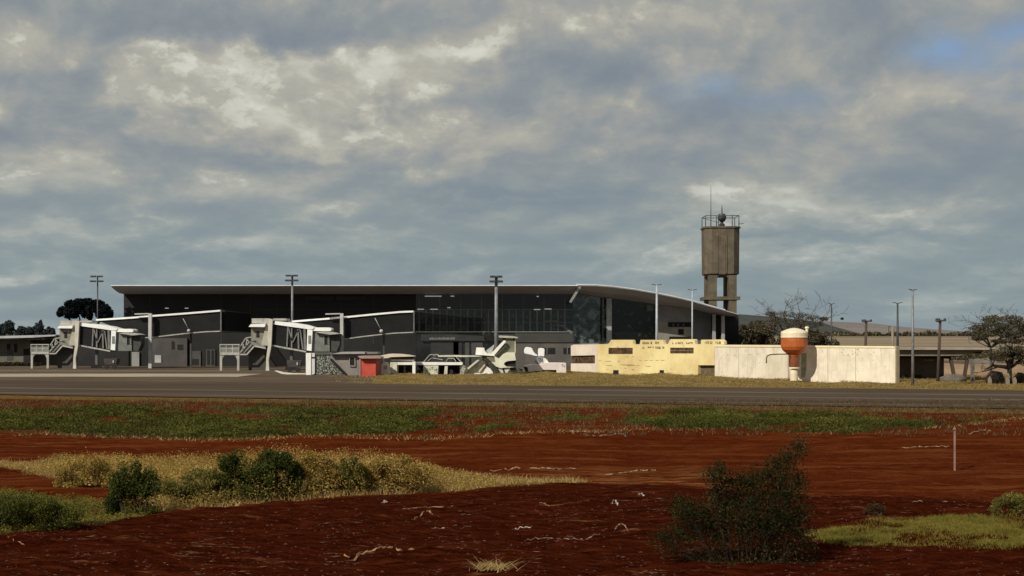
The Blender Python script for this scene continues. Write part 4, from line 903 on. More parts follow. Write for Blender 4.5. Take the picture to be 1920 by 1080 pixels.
# painted marks on the blocks, unreadable in the photo: rows of small dark strokes
r = random.Random(11); mk = []
def marks(x0, x1, y0, y1, n, wmin, wmax):
    x = x0; mb = MB()
    while x < x1:
        w_ = r.uniform(wmin, wmax); v = r.random()
        if v < .82:
            kk = r.choice('LIOET'); y = y0+r.uniform(-.3, .3); yb = y1+r.uniform(-.3, .3); q = w_*.33
            for seg in ((x, y, x+q, yb),)+(((x, yb-1, x+w_, yb),) if kk in 'LOE' else ())+(((x, y, x+w_, y+1),) if kk in 'OET' else ())+(((x+w_-q, y, x+w_, yb),) if kk == 'O' else ()):
                a, b, c_, d_ = seg; n0 = len(mb.v)
                e = wpoly([(a, d_), (c_, d_), (c_, b), (a, b)], WA, WB, -.02, .018); mb.add(e.v, e.f)
        x += w_+.6
    return mb
marks(1205, 1222, 641, 644.8, 0, 1.6, 2.6).build('lettering', inkm, rt)
marks(1229, 1237, 641, 644.8, 0, 1.6, 2.6).build('lettering', inkm, rt)
marks(1261, 1281, 641.5, 645, 0, 1.6, 2.6).build('lettering', inkm, rt); marks(1285, 1301, 641.5, 645, 0, 1.6, 2.6).build('lettering', inkm, rt)
marks(1322, 1329, 640.5, 644.5, 0, 1.8, 2.8).build('lettering', inkm, rt); marks(1332, 1337, 640.5, 644.5, 0, 1.8, 2.4).build('lettering', inkm, rt); marks(1342, 1351, 640.5, 644.5, 0, 1.8, 2.8).build('lettering', inkm, rt)
marks(1204, 1208, 651, 654, 0, 1.2, 2).build('lettering', inkm, rt); marks(1215, 1226, 650, 652, 0, 1.2, 2).build('lettering', inkm, rt); marks(1229, 1244, 650, 654, 0, 1.2, 2).build('lettering', inkm, rt)
sc_ = MB()
for x0, x1, y, h_ in ((1123, 1128, 676, .7), (1135, 1146, 677, .8), (1158, 1162, 677, .8), (1173, 1178, 668.6, .6), (1185, 1188, 668, 1), (1198, 1204, 675.3, .5), (1208, 1215, 675.4, .5), (1218, 1224, 675.2, .6), (1229, 1235, 675, .9), (1239, 1246, 675, .9),
                     (1162, 1168, 683.5, .6), (1168, 1186, 683.6, 1.2), (1176, 1191, 684.4, .9), (1193, 1199, 684.8, .6), (1211, 1220, 686.3, .9), (1137, 1148, 685, .8), (1177, 1180, 686.5, .6), (1193, 1194, 687, 2.4), (1170, 1175, 690, .6), (1184, 1189, 692.5, 1.2), (1137, 1140, 692.7, .6), (1257.5, 1258.2, 690, 4), (1281, 1281.6, 648, 1.5), (1156, 1160, 650, .8)):
    e = wpoly([(x0, y+h_), (x1, y+h_+.2), (x1-.6, y), (x0+.6, y)], WA, WB, -.012, .011); sc_.add(e.v, e.f)
sc_.build('scratches', mat('scratch_brown', (.18, .12, .04), (.3, .22, .09), .8, 6), rt)

rt2 = root('cream_wall', ((WB[0]+WC[0])/2, (WB[1]+WC[1])/2, 0), 'cream wall panel between the yellow wall and the orange tank', 'wall', 'cream concrete wall panels')
wp('panel', [(1340.2, 709), (1340.2, 646.5), (1480, 647.5), (1480, 664), (1478, 716), (1340.2, 710)], cream, 0, .35, rt2, A=WB, B=WC)
wp('coping', [(1340.2, 650.2), (1340.2, 646.3), (1464, 647), (1464, 650.8)], mat('cream_coping', (.76, .67, .42), (.82, .73, .48), .7, 1), -.05, .45, rt2, A=WB, B=WC)
wp('stub_panel', [(1437, 716), (1437, 668), (1440, 666), (1479, 665.5), (1479, 716)], mat('cream_stub', (.62, .56, .42), (.70, .63, .5), .7, 1, streak=.3), -.12, .1, rt2, A=WB, B=WC)
rt3 = root('cream_wall', ((WD[0]+WE[0])/2, (WD[1]+WE[1])/2, 0), 'stained cream wall panel right of the orange tank', 'wall', 'cream concrete wall panels')
wp('panel', [(1496, 722), (1496, 660), (1514, 648), (1678, 649.5), (1678, 724)], cream, 0, .35, rt3, A=WD, B=WE)
wp('coping', [(1514, 651.5), (1514, 647.8), (1678, 649.2), (1678, 652.4)], MATS['cream_coping'], -.05, .45, rt3, A=WD, B=WE)
wp('stain', [(1502, 708), (1509, 708), (1512, 690), (1512, 662), (1502, 662)], mat('olive_stain', (.26, .24, .15), (.4, .36, .25), .9, 3, det=8), -.012, .011, rt3, A=WD, B=WE)
wp('end_return', [(1676.5, 724), (1680, 722), (1680, 650), (1676.5, 649.6)], mat('end_shade', (.35, .3, .2), (.4, .34, .23), .8, 2), .02, .4, rt3, A=WD, B=WE)
for x0 in (1552, 1604): wp('joint', [(x0, 721), (x0+.8, 721), (x0+.8, 652), (x0, 652)], mat('joint_brown', (.36, .30, .2), (.42, .36, .25), .9, 3), -.012, .011, rt3, A=WD, B=WE)
for x0 in (1385, 1451): wp('joint', [(x0, 713), (x0+.6, 713), (x0+.6, 651), (x0, 651)], MATS['joint_brown'], -.012, .011, rt2, A=WB, B=WC)
r = random.Random(12)
for A_, B_, x0, x1, n_, rr in ((WB, WC, 1342, 1476, 26, rt2), (WD, WE, 1520, 1674, 50, rt3)):
    sp = MB()
    for q in range(n_):
        x = r.uniform(x0, x1); y = r.choice([r.uniform(653, 670), r.uniform(653, 710)]); w_ = r.uniform(.6, 3); h_ = r.uniform(.3, 1.6)
        if rr is rt3 and r.random() < .45: x = r.uniform(1568, 1612); y = r.uniform(654, 668)
        e = wpoly([(x, y+h_), (x+w_, y+h_*.7), (x+w_*.8, y), (x+.2, y+.2)], A_, B_, -.013, .012); sp.add(e.v, e.f)
    sp.build('chips', mat('chip_brown', (.22, .17, .10), (.38, .31, .2), .9, 6), rr)

# orange tank
YO = 114.; cx = W(1489, 0, YO).x; zo = lambda py: W(0, py, YO).z; k = YO/F
rt = root('orange_tank', (cx, YO, 0), 'orange hopper tank with cream domed lid standing between the cream walls', 'tank')
MB().lathe((cx, YO, 0), [(24*k, zo(633)), (24.6*k, zo(640)), (24.6*k, zo(650)), (22*k, zo(656)), (16*k, zo(661.5)), (10.5*k, zo(666)), (10.5*k, zo(668))], 64).build('hopper', orange, rt)
MB().lathe((cx, YO, 0), [(10*k, zo(667.5)), (10*k, zo(687)), (9.5*k, zo(688))], 24).build('neck', mat('brown_neck', (.16, .04, .018), (.2, .06, .025), .5, 2), rt)
MB().lathe((cx, YO, 0), [(24.8*k, zo(633.5)), (25.2*k, zo(631.5)), (24.6*k, zo(631)), (24.8*k, zo(624.5)), (23.5*k, zo(621.5)), (14*k, zo(617.5)), (7*k, zo(615.6)), (1*k, zo(614.8))], 64).build('lid', tankcap, rt)
MB().lathe((cx, YO, 0), [(10*k, zo(691)), (10*k, zo(688.3))], 20).build('collar', tankcap, rt)
MB().lathe((cx-.5*k, YO, 0), [(7*k, zo(714)), (7.4*k, zo(700)), (6.5*k, zo(694.5)), (3*k, zo(691.4))], 20).build('foot', tankcap, rt)
pp = MB(); pts = [(1480, 664), (1460, 664), (1444, 664.8), (1439, 667), (1437, 672), (1437, 681)]
for a, b in zip(pts, pts[1:]): pp.tube(W(a[0], a[1], YO-1.2 if a[0] < 1475 else YO-.4), W(b[0], b[1], YO-1.2), 1.1*k, n=8)
pp.build('pipe', mat('dark_brown_pipe', (.09, .05, .025), (.12, .07, .035), .6, 2), rt)
MB().lathe((cx+24*k, YO, 0), [(.08, zo(626)), (.12, zo(617)), (.18, zo(615)), (.14, zo(612.5)), (.03, zo(612))], 10).build('vent', tankcap, rt)
# ------------------------------------------------------------------ canopy building on the right
YR = 116.
rt = root('canopy_building', (W(1760, 0, YR).x, YR, 0), 'brown building under a wide flat concrete canopy at the right edge', 'building')
MB().rect(1640, 671.6, 1770, 722, YR+1.5, 8).build('wall', taupedk, rt)
MB().poly([(1640, 667.3), (1640, 654), (1864, 654), (1864, 656), (1835, 659.5), (1797, 667.3)], YR-1.5, 9).build('canopy', taupe, rt)
MB().poly([(1638, 655.8), (1638, 651.8), (1866, 652), (1866, 653.8), (1856, 655.8)], YR-1.9, 10).build('roof_edge', mat('pale_concrete', (.27, .235, .185), (.33, .29, .235), .85, 1), rt)
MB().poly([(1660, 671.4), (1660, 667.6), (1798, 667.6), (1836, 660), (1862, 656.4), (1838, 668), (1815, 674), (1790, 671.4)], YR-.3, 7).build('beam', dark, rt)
MB().poly([(1682, 719), (1682, 703), (1702, 703), (1702, 719)], YR+1.4, .09).build('door', dark, rt)
o = MB().poly([(1690, 719), (1690, 704), (1697, 704), (1697, 719)], YR+1.3, .08).build('door', greywall, rt)
MB().poly([(1716, 719), (1716, 703), (1728, 703), (1728, 719)], YR+1.4, .09).build('door', dark, rt)
o = MB().rect(1730, 705.5, 1751, 719, YR+1.4, .09).build('window', mat('frame_taupe', (.075, .065, .055), (.09, .08, .065), .8, 2), rt); MB().rect(1735, 708, 1746, 719, YR+1.34, .05).build('pane', dark, o)
MB().rect(1758, 703, 1769, 719, YR+1.4, .09).build('door', dark, rt)
for a, b in ((1733, 1739), (1741, 1752)): MB().rect(a, 674, b, 676.6, YR+1.4, .09).build('window', mat('bright_slot', (.3, .28, .24), (.34, .32, .28), .7, 2), rt)
MB().rect(1822, 668, 1827.5, 724, YR-6, .3).build('column', mat('grey_brown_col', (.13, .115, .10), (.16, .14, .12), .8, 2), rt)
for a, b in (((1782.5, 672), (1792, 719)), ((1814, 672), (1805.5, 720))): MB().bar(W(a[0], a[1], YR-1), W(b[0], b[1]+2, YR-1), 5.4*YR/F, .3).build('strut', wood, rt)
o = MB().rect(1824, 674.5, 1868, 680.5, YR+10, 2).build('low_roof', mat('grey_slab', (.15, .14, .13), (.19, .18, .165), .8, 1), rt)
# earth bank behind it
vs = []; fs = []; n = 40
for q in range(n):
    px = 1740+q*9; yt = 682+fbm(np.array(q*.3), np.array(1.))*6+max(0, (px-1990))*.2
    for d, zz in ((-7, 720), (-4, 704), (0, None), (12, None), (22, 720)):
        pt = W(px, float(yt), 136); z_ = pt.z if zz is None else W(0, zz, 136+d).z
        vs.append((pt.x, 136+d+float(fbm(np.array(q*.5), np.array(d*.3)))*2, z_))
for q in range(n-1):
    for j in range(4): fs.append((q*5+j, q*5+j+1, q*5+j+6, q*5+j+5))
o = MB().add(vs, fs, True).build('earth_bank', mat('tan_earth', (.20, .125, .07), (.27, .18, .105), .95, .5, det=8, st=(.5, 1, 3), bump=.5)); tag(o, kind='structure')

# ------------------------------------------------------------------ trees
def branch_tree(mb, p, d, L_, r0, depth, rr, droop=0., spread=.6, minr=.012, ends=None, nseg=3):
    p = Vector(p); d = Vector(d).normalized()
    seg = L_/nseg; r = r0
    for k in range(nseg):
        nd = (d+Vector((rr.gauss(0, .16), rr.gauss(0, .16), rr.gauss(0, .12)-droop))).normalized(); q = p+nd*seg; r2 = max(minr, r*.84)
        mb.tube(p, q, r, r2, 6 if r > .05 else 4, cap=False)
        if depth > 0 and k > 0:
            for _ in range(rr.choice((1, 1, 2))):
                a = Vector((rr.gauss(0, 1), rr.gauss(0, 1), rr.gauss(.1, .5))).normalized()
                branch_tree(mb, q, (nd*(1-spread)+a*spread), L_*rr.uniform(.5, .75), r2*.62, depth-1, rr, droop, spread, minr, ends, nseg)
        p, d, r = q, nd, r2
        if ends is not None and depth <= 1: ends.append(tuple(q))
def foliage(name, C, size, m, parent, rnd=None, aspect=.5):
    C = np.array(C); V_ = leaf_quads(C, size, 0, aspect); rr_ = rng.random(len(C)) if rnd is None else rnd
    return fastmesh(name, V_, 4, m, rr_, parent)
def lumps(cs, per, spread):
    out = []
    for c_, s in cs:
        q = rng.normal(size=(per, 3)); q = q/np.linalg.norm(q, axis=1, keepdims=True)*(rng.random((per, 1))**.4)
        out.append(np.array(c_)+q*np.array(s)*spread)
    return np.concatenate(out)
lf_olive = leafmat('olive_foliage', [(0, (.022, .020, .010)), (.5, (.065, .056, .030)), (.85, (.13, .108, .065)), (1, (.22, .18, .12))])
lf_black = leafmat('blackish_foliage', [(0, (.003, .004, .005)), (.8, (.006, .009, .011)), (1, (.014, .018, .02))], .1)
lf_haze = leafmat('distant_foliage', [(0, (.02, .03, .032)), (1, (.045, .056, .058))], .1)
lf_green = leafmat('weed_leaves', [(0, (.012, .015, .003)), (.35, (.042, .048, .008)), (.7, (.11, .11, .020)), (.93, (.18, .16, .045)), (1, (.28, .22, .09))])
lf_dkgreen = leafmat('bush_leaves', [(0, (.006, .007, .002)), (.5, (.013, .017, .004)), (.82, (.027, .031, .007)), (.95, (.048, .030, .012)), (1, (.10, .085, .05))], .15)
lf_dry = leafmat('dry_leaves', [(0, (.07, .046, .010)), (.35, (.22, .148, .036)), (.75, (.42, .285, .080)), (1, (.58, .43, .17))])
lf_straw = leafmat('straw', [(0, (.13, .07, .02)), (.5, (.34, .22, .075)), (1, (.52, .38, .18))])
lf_yel = leafmat('yellow_green_grass', [(0, (.04, .036, .006)), (.5, (.15, .13, .022)), (1, (.32, .25, .06))])

# black rounded tree behind the left jet bridge
YB_ = 212.
rt = root('shade_tree', (W(160, 0, YB_).x, YB_, 0), 'almost black round-topped tree behind the left jet bridge', 'tree')
tb_ = MB(); rr = random.Random(21)
for a in ((150, 600), (172, 596), (190, 598), (130, 598)):
    tb_.tube(W(160, 640, YB_), W(a[0], a[1], YB_), .3, .14, 7); tb_.tube(W(a[0], a[1], YB_), W(a[0]+rr.uniform(-10, 10), 572, YB_), .14, .06, 6)
tb_.tube((W(160, 0, YB_).x, YB_, -.3), W(160, 640, YB_), .42, .3, 9); tb_.build('trunk', bark, rt)
k = YB_/F
cs = [(W(px, py, YB_+dy), (rx*k, 1.2, ry*k)) for px, py, rx, ry, dy in ((120, 582, 11, 8, 0), (134, 571, 14, 9, .6), (132, 585, 12, 8, -1), (150, 568, 14, 9, 0), (165, 567, 15, 8, 0), (182, 570, 14, 9, .5), (196, 579, 11, 10, 0), (206, 588, 5, 9, 0), (142, 584, 8, 6, 1), (158, 588, 5, 8, 0), (113, 588, 5, 6, 0), (186, 590, 6, 7, 0), (178, 582, 6, 4, 0), (128, 594, 5, 3, 0), (150, 580, 12, 9, .5), (170, 577, 12, 7, 0), (138, 592, 9, 5, 0), (168, 592, 5, 8, 0), (198, 592, 7, 6, 0))]
foliage('crown', lumps(cs, 800, 1.), .19, lf_black, rt)

def treeY(name, px, Y, base_y, label, spec, leaves, seed, group=None, dirs=None, trunk_r=.16, crown=None, per=250, lm=lf_olive, lsize=.13, minr=.02, trunk_top=None, spread=.6):
    rr = random.Random(seed); x = W(px, 0, Y).x; k = Y/F
    rt = root(name, (x, Y, 0), label, 'tree', group)
    mb = MB(); zt_ = W(0, base_y, Y).z; tt = Vector((x, Y, zt_))
    mb.tube((x, Y, -.3), tt, trunk_r, trunk_r*.8, 9)
    ends = []
    for dpx, dpy, L_, r_ in spec:
        branch_tree(mb, tt, (dpx, rr.uniform(-.5, .5), dpy), L_, r_, 3, rr, -.02, spread, minr, ends)
    mb.build('trunk', bark if name == 'gnarled_tree' else twig, rt)
    if crown:
        cs = [(W(a, b, Y+rr.uniform(-1.5, 1.5)), (rx*k, 1.3, ry*k)) for a, b, rx, ry in crown]
        foliage('crown', lumps(cs, per, 1.), lsize, lm, rt)
    return rt
treeY('bare_tree', 1482, 178, 640, 'spreading half bare tree with grey twigs right of the water tower', [(-1.1, .75, 3.6, .15), (-.55, 1, 3.6, .15), (0, 1, 3.9, .15), (.5, 1, 3.8, .15), (1.1, .7, 3.9, .15), (1.4, .45, 4.2, .13), (-1.6, .6, 3.9, .13), (.25, 1, 3.4, .12)], 1, 31,
      crown=[(1425, 607, 16, 7), (1450, 600, 14, 7), (1475, 605, 20, 8), (1505, 604, 18, 7), (1530, 607, 16, 8), (1545, 598, 8, 4), (1490, 617, 25, 9), (1440, 620, 20, 9), (1470, 590, 22, 7), (1500, 592, 20, 7), (1525, 596, 14, 6), (1445, 588, 12, 5)], per=420, lsize=.08, minr=.022)
rr = random.Random(8); trs = []
def bush_tree(px, Y, w_, ytop, label, lm, seed, group=None, per=260, name='leafy_tree', lsize=.15, cat='tree'):
    rr = random.Random(seed); x = W(px, 0, Y).x; k = Y/F; z_ = W(0, ytop, Y).z
    rt = root(name, (x, Y, 0), label, cat, group)
    mb = MB(); mb.tube((x, Y, -.3), (x, Y, z_*.5), .16, .1, 7)
    for q in range(5): mb.tube((x, Y, z_*.35), (x+rr.uniform(-.35, .35)*w_*k, Y+rr.uniform(-1, 1), z_*rr.uniform(.6, .85)), .09, .03, 5)
    mb.build('trunk', bark, rt)
    cs = []
    for q in range(11):
        a = rr.uniform(-1, 1); b = rr.uniform(.18, 1); s = math.sqrt(max(.05, 1-(a*.85)**2))
        cs.append(((x+a*w_*.42*k, Y+rr.uniform(-1.2, 1.2), z_*(.12+.72*b*s)), (w_*.17*k*rr.uniform(.7, 1.2), 1., z_*.16*rr.uniform(.7, 1.2))))
    foliage('crown', lumps(cs, per, 1.), lsize, lm, rt)
for i_, (px, Y, w_, yt, lab) in enumerate(((1388, 205, 66, 590, 'dark leafy tree at the foot of the water tower'), (1418, 196, 74, 598, 'olive leafy tree left of the half bare tree'), (1452, 200, 84, 600, 'olive leafy tree under the left limbs of the half bare tree'),
        (1500, 198, 84, 600, 'olive leafy tree directly behind the orange tank'), (1538, 192, 64, 604, 'olive leafy tree beside the dark street lamp'))):
    bush_tree(px, Y, w_, yt, lab, lf_olive, 50+i_, 'leafy trees behind the cream wall', 900, lsize=.13)
treeY('flat_topped_tree', 1858, 108, 652, 'thin flat-topped tree with twiggy crown above the right canopy end', [(-.9, .8, 2.0, .07), (-.2, 1, 2.2, .07), (.6, .9, 2.2, .07), (1.3, .7, 2.2, .07), (-1.2, .5, 1.6, .05), (1.6, .5, 2.4, .06), (.9, 1.0, 2.4, .06), (-.5, 1.2, 2.2, .06)], 1, 41,
      crown=[(1835, 615, 18, 6), (1860, 608, 18, 7), (1885, 612, 20, 8), (1910, 606, 16, 7), (1925, 618, 14, 10), (1870, 622, 30, 7), (1900, 630, 25, 6), (1835, 634, 12, 5), (1945, 610, 20, 12), (1850, 627, 26, 5), (1915, 640, 26, 6), (1880, 640, 22, 4), (1895, 598, 22, 8), (1860, 598, 18, 7)], per=640, lsize=.07, minr=.012, trunk_r=.11)
treeY('gnarled_tree', 1893, 104, 690, 'gnarled dark tree with thick crooked limbs at the right edge', [(-1.6, .6, 1.5, .17), (-.6, 1, 1.3, .15), (.5, 1, 1.3, .15), (1.2, .6, 1.3, .14), (0, 1, 1.4, .15)], 1, 43,
      crown=[(1830, 668, 26, 5), (1862, 662, 22, 7), (1890, 665, 24, 7), (1920, 658, 22, 8), (1910, 670, 20, 5), (1945, 668, 22, 9), (1900, 655, 26, 7), (1875, 672, 20, 5), (1925, 680, 18, 6), (1800, 672, 14, 3)], per=700, lsize=.065, minr=.016, trunk_r=.2)
k = 104/F
for px, w_, top_, lab in ((1866, 18, 692, 'large dark brown boulder left of the gnarled tree'), (1913, 12, 697, 'dark boulder at the right edge beside the gnarled tree')):
    o = MB().ball(W(px, 714, 106), w_*k, .6, (722-top_)/1.6*k, px, .13, 9).build('boulder', mat('boulder_brown', (.02, .013, .009), (.06, .038, .022), .9, 1.5, bump=.6)); single(o, lab, 'boulder', 'dark boulders by the gnarled tree')
for px, y0_, lab in ((1890, 700, 'pale upright stone leaning on the gnarled trunk'), (1903, 707, 'pale upright stone right of the gnarled trunk'), (1856, 706, 'pale upright stone left of the dark boulder')):
    o = MB().poly([(px-2.5, 725), (px+3, 725), (px+3.5, y0_+6), (px+1, y0_), (px-1.5, y0_+4)], 103.5, .25).build('stone', mat('pale_stone', (.2, .17, .13), (.28, .24, .19), .9, 2)); single(o, lab, 'stone', 'pale upright stones')
o = MB().ball(W(1787, 712, 112), 1.0, .7, .42, 5, .2, 8).build('rubble_mound', taupedk); single(o, 'low dark mound between the slanting struts', 'mound')

# distant trees on the left skyline
for i_, (px, w_, yt, lab) in enumerate(((2, 22, 608, 'hazy tree at the left edge of the skyline'), (23, 34, 604, 'taller hazy tree above the pale curved roof'), (50, 30, 611, 'low hazy tree in the middle of the left skyline'), (76, 34, 608, 'hazy pointed tree left of the black tree'), (94, 18, 616, 'small hazy tree just left of the stairs tower'))):
    Y = 420; k = Y/F; x = W(px, 0, Y).x; rt = root('distant_tree', (x, Y, 2.5), lab, 'tree', 'hazy trees on the left skyline')
    MB().tube((x, Y, 2), (x, Y, 6), .3, .2, 6).build('trunk', bark, rt)
    rr = random.Random(70+i_); cs = [((x+rr.uniform(-.36, .36)*w_*k, Y+rr.uniform(-1, 1), W(0, yt+rr.uniform(4, 20), Y).z), (w_*.24*k, 1.5, 1.3)) for q in range(8)]
    if px in (76,): cs.append(((x, Y, W(0, 606, Y).z), (.5, .5, 1)))
    foliage('crown', lumps(cs, 260, 1.), .32, lf_haze, rt)
# far belt of scrub beyond the tan field (one unbroken mass)
cs = []; rr = random.Random(77)
for q in range(150):
    px = rr.uniform(1540, 2100); Y = rr.uniform(640, 700); base_ = W(0, 633, Y).z
    hgt = rr.choice((5, 7, 9, 12)); cs.append((W(px, 630-rr.random()*hgt*.5, Y), (rr.uniform(6, 14)*Y/F, 4, hgt*.38*Y/F)))
o = foliage('scrub_belt', lumps(cs, 90, 1.), .7, lf_olive, None); single(o, 'dark belt of scrub along the far edge of the tan field', 'scrub', kind='stuff')
for px, py in ((1579, 597.5), (1835, 617)):
    Y = 2000; o = foliage('hilltop_tree', lumps([(W(px, py, Y), (3.0*Y/F, 3, 2.2*Y/F))], 500, 1.), .6, lf_haze, None); single(o, 'tiny lone tree on the bare hill crest' if px < 1600 else 'tiny round tree on the low ridge near the right tree', 'tree')
# dark hedge under the left building
o = foliage('low_hedge', lumps([(W(x_, 684, 191), (2.2, .6, .42)) for x_ in range(-100, 60, 22)], 420, 1.), .12, leafmat('hedge_leaves', [(0, (.02, .02, .008)), (1, (.05, .045, .018))]), None); single(o, 'low dark hedge in front of the beige building', 'hedge')

# ------------------------------------------------------------------ vegetation on the near ground
def scatter(n, px0, px1, py0, py1, mask, jitter=True):
    px = rng.uniform(px0, px1, n*6); 
    iy = rng.uniform(1/(py1-HZ), 1/(py0-HZ), n*6); Y = F*CH*iy; x = (px-960)/F*Y; py = HZ+F*CH/Y
    # area-uniform acceptance
    acc = rng.random(n*6) < (Y/Y.max())
    m_ = mask(px, py, x, Y)*acc > rng.random(n*6)
    x = x[m_][:n]; Y = Y[m_][:n]; return np.stack([x, Y, height(x, Y)], 1)
def clump(P_, per, rad, hgt, jit=1.):
    C = np.repeat(P_, per, 0); q = rng.normal(size=C.shape)*.5; hh = rng.random(len(C))
    R2 = np.repeat(rad, per); H2 = np.repeat(hgt, per)
    C = C.copy(); C[:, 0] += q[:, 0]*R2; C[:, 1] += q[:, 1]*R2
    C[:, 2] += hh*H2*np.exp(-(q[:, 0]**2+q[:, 1]**2)*.9); return C, hh
# green weeds beyond the red track
def hummocks(P_, per, rad, hgt):
    n_ = len(P_); q = rng.normal(size=(n_*per, 3)); q[:, 2] = np.abs(q[:, 2]); q = unit(q)*(.75+.35*rng.random((n_*per, 1)))
    rd = np.repeat(rad, per); hg_ = np.repeat(hgt, per); C = np.repeat(P_, per, 0)
    asp_ = np.repeat(.7+.9*rng.random(n_), per)
    return C+np.stack([q[:, 0]*rd*asp_, q[:, 1]*rd*.8, q[:, 2]*hg_-.03], 1), np.clip(q[:, 2], 0, 1)
P_ = scatter(1500, -150, 2070, 762, 824, lambda a, b, c_, d: m_green(a, b, c_, d)*sst(fbm(c_*.5+31, d*.25+7), .38, .6))
nr = rng.random(len(P_)); C, hh = hummocks(P_, 150, .16+.34*nr, .10+.20*nr*rng.random(len(P_)))
tone = np.repeat(.05+.45*rng.random(len(P_)), 150)+hh*.30*rng.random(len(C))+.15*rng.random(len(C))  # leaf colour carries the shading: dark undersides, bright tops
o = fastmesh('weed_hummocks', leaf_quads(C, .036, .4, .45), 4, lf_green, tone); single(o, 'rounded hummocks of green weeds standing out of the weed band', 'weeds', kind='stuff')
EDG = [(-300, 806), (0, 809), (150, 816), (440, 823), (560, 817), (800, 821), (950, 816), (1180, 812), (1260, 809), (1600, 813), (1720, 806), (1900, 784), (2300, 775)]
B0 = scatter(9000, -150, 2070, 775, 830, lambda a, b, c_, d: np.exp(-((b-interp(a, EDG)-1)/2.2)**2)*sst(fbm(c_*.25, d*.1+50), .35, .5))
o = fastmesh('straw_fringe', blades(B0, .10, .02, 1.3), 4, lf_straw, rng.random(len(B0))); single(o, 'thin pale straw fringe along the near edge of the weed band', 'dry grass', kind='stuff')
P_ = scatter(4600, -150, 2070, 758, 826, m_green)
mnd = sst(fbm(P_[:, 0]*.55, P_[:, 1]*.28, 3), .42, .70); hs = .03+.22*mnd*(.5+rng.random(len(P_)))*.8; hs *= np.where(P_[:, 1] < 52, 1.1, .85)
C, hh = clump(P_, 26, .26+.2*rng.random(len(P_)), hs*1.5)
tone = np.repeat(.05+.75*sst(fbm(P_[:, 0]*.35+9, P_[:, 1]*.16), .3, .7), 26)*.40+.12*np.repeat(mnd, 26)+.62*hh**1.3*(.4+.6*rng.random(len(C)))  # shade low down and light on top are put into the leaf tone
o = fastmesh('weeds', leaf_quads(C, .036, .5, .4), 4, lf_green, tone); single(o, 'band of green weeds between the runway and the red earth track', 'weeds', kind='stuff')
# reddish and tan tufts among them
P_ = scatter(4600, -150, 2070, 748, 824, lambda a, b, c_, d: (.5+.5*(b < 772))*np.ones_like(a)*sst(b, 748, 754)*(1-sst(b, 815, 824)))
C, hh = clump(P_, 12, .2+.1*rng.random(len(P_)), .05+.08*rng.random(len(P_)))
o = fastmesh('dry_tufts', blades(C-[0, 0, .02], .12, .022), 4, leafmat('red_brown_tufts', [(0, (.04, .02, .01)), (.5, (.10, .05, .022)), (.85, (.12, .10, .04)), (1, (.25, .19, .1))]), rng.random(len(C))); single(o, 'reddish brown tufts scattered through the weed band', 'dry grass', kind='stuff')
# dry grass verge beyond the runway
P_ = scatter(5200, 560, 2100, 699, 733, lambda a, b, c_, d: sst(along(c_, d), 101.8, 103.2)*sst(a, 600, 760)*(.35+.65*fbm(c_*.3, d*.3)))
C, hh = clump(P_, 14, .3+.3*rng.random(len(P_)), .03+.10*rng.random(len(P_)))
o = fastmesh('dry_verge_grass', blades(C, .085, .05, .9), 4, leafmat('verge_grass', [(0, (.07, .048, .016)), (.4, (.20, .145, .055)), (.8, (.36, .27, .115)), (1, (.54, .43, .23))]), rng.random(len(C))*.6+.4*np.repeat(fbm(P_[:, 0]*.4, P_[:, 1]*.25), 14)); single(o, 'dry yellowish grass on the verge below the walls', 'dry grass', kind='stuff')
# bleached grass and scrub along the middle
def drytop(px): return interp(px, [(0, .05), (60, .12), (110, .3), (200, .42), (330, .38), (420, .42), (520, .62), (560, .6), (640, .5), (760, .42), (850, .25), (950, .1), (1080, .03)])
P_ = scatter(3400, -60, 1095, 862, 962, m_dry); pp_, _q = pxof(P_[:, 0], P_[:, 1])
hs = drytop(pp_)*(.35+.75*fbm(P_[:, 0]*1.1, P_[:, 1]*1.1))
C, hh = clump(P_, 46, .16+.14*rng.random(len(P_)), hs*1.25)
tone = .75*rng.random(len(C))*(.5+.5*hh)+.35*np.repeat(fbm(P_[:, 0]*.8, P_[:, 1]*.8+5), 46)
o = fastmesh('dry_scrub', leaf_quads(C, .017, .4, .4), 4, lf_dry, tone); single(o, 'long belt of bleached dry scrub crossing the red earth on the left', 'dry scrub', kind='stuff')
C2 = scatter(30000, -60, 1100, 862, 962, m_dry)
o = fastmesh('dry_grass', blades(C2, .13, .012, .9), 4, lf_straw, rng.random(len(C2))); single(o, 'short straw coloured grass under the dry scrub', 'dry grass', kind='stuff')

def bush(name, px, pyb, wpx, hpx, lm, label, seed, n=9000, lsize=.02, group=None, lean=0., lumpn=16, dens_=1.):
    rr = random.Random(seed); b = G(px, pyb); Y = b.y; k = Y/F; zb = float(height(b.x, b.y)); H_ = hpx*k; Wd = wpx*k/2
    rt = root(name, (b.x, b.y, zb), label, 'bush', group); mb = MB(); ends = []
    cs = []
    for q in range(lumpn*3):
        a = rr.uniform(-.9, .9); t_ = rr.random()**.75*.88*math.sqrt(1-a*a*.8)+.03; dpt = rr.uniform(-.6, .6)*Wd*.6
        c_ = (b.x+a*Wd+lean*t_*Wd, b.y+dpt, zb+H_*t_); s = rr.uniform(.13, .30)
        cs.append((c_, (Wd*s, Wd*s, H_*s*.75)))
        if q % 3 == 0: mb.tube((b.x+a*Wd*.6, b.y+dpt*.3, zb-.03), (c_[0], c_[1], c_[2]), .008, .003, 5, cap=False)
    mb.build('stems', twig, rt)
    per = int(n*1.3)//len(cs); C = lumps(cs, per, 1.15); C[:, 2] = np.maximum(C[:, 2], zb+.01)
    tone = np.clip(np.repeat([rr.uniform(0, .35) for _ in cs], per)+.62*rng.random(len(C)), 0, 1)
    fastmesh('foliage', leaf_quads(C, lsize, .3, .5), 4, lm, tone, rt); return rt
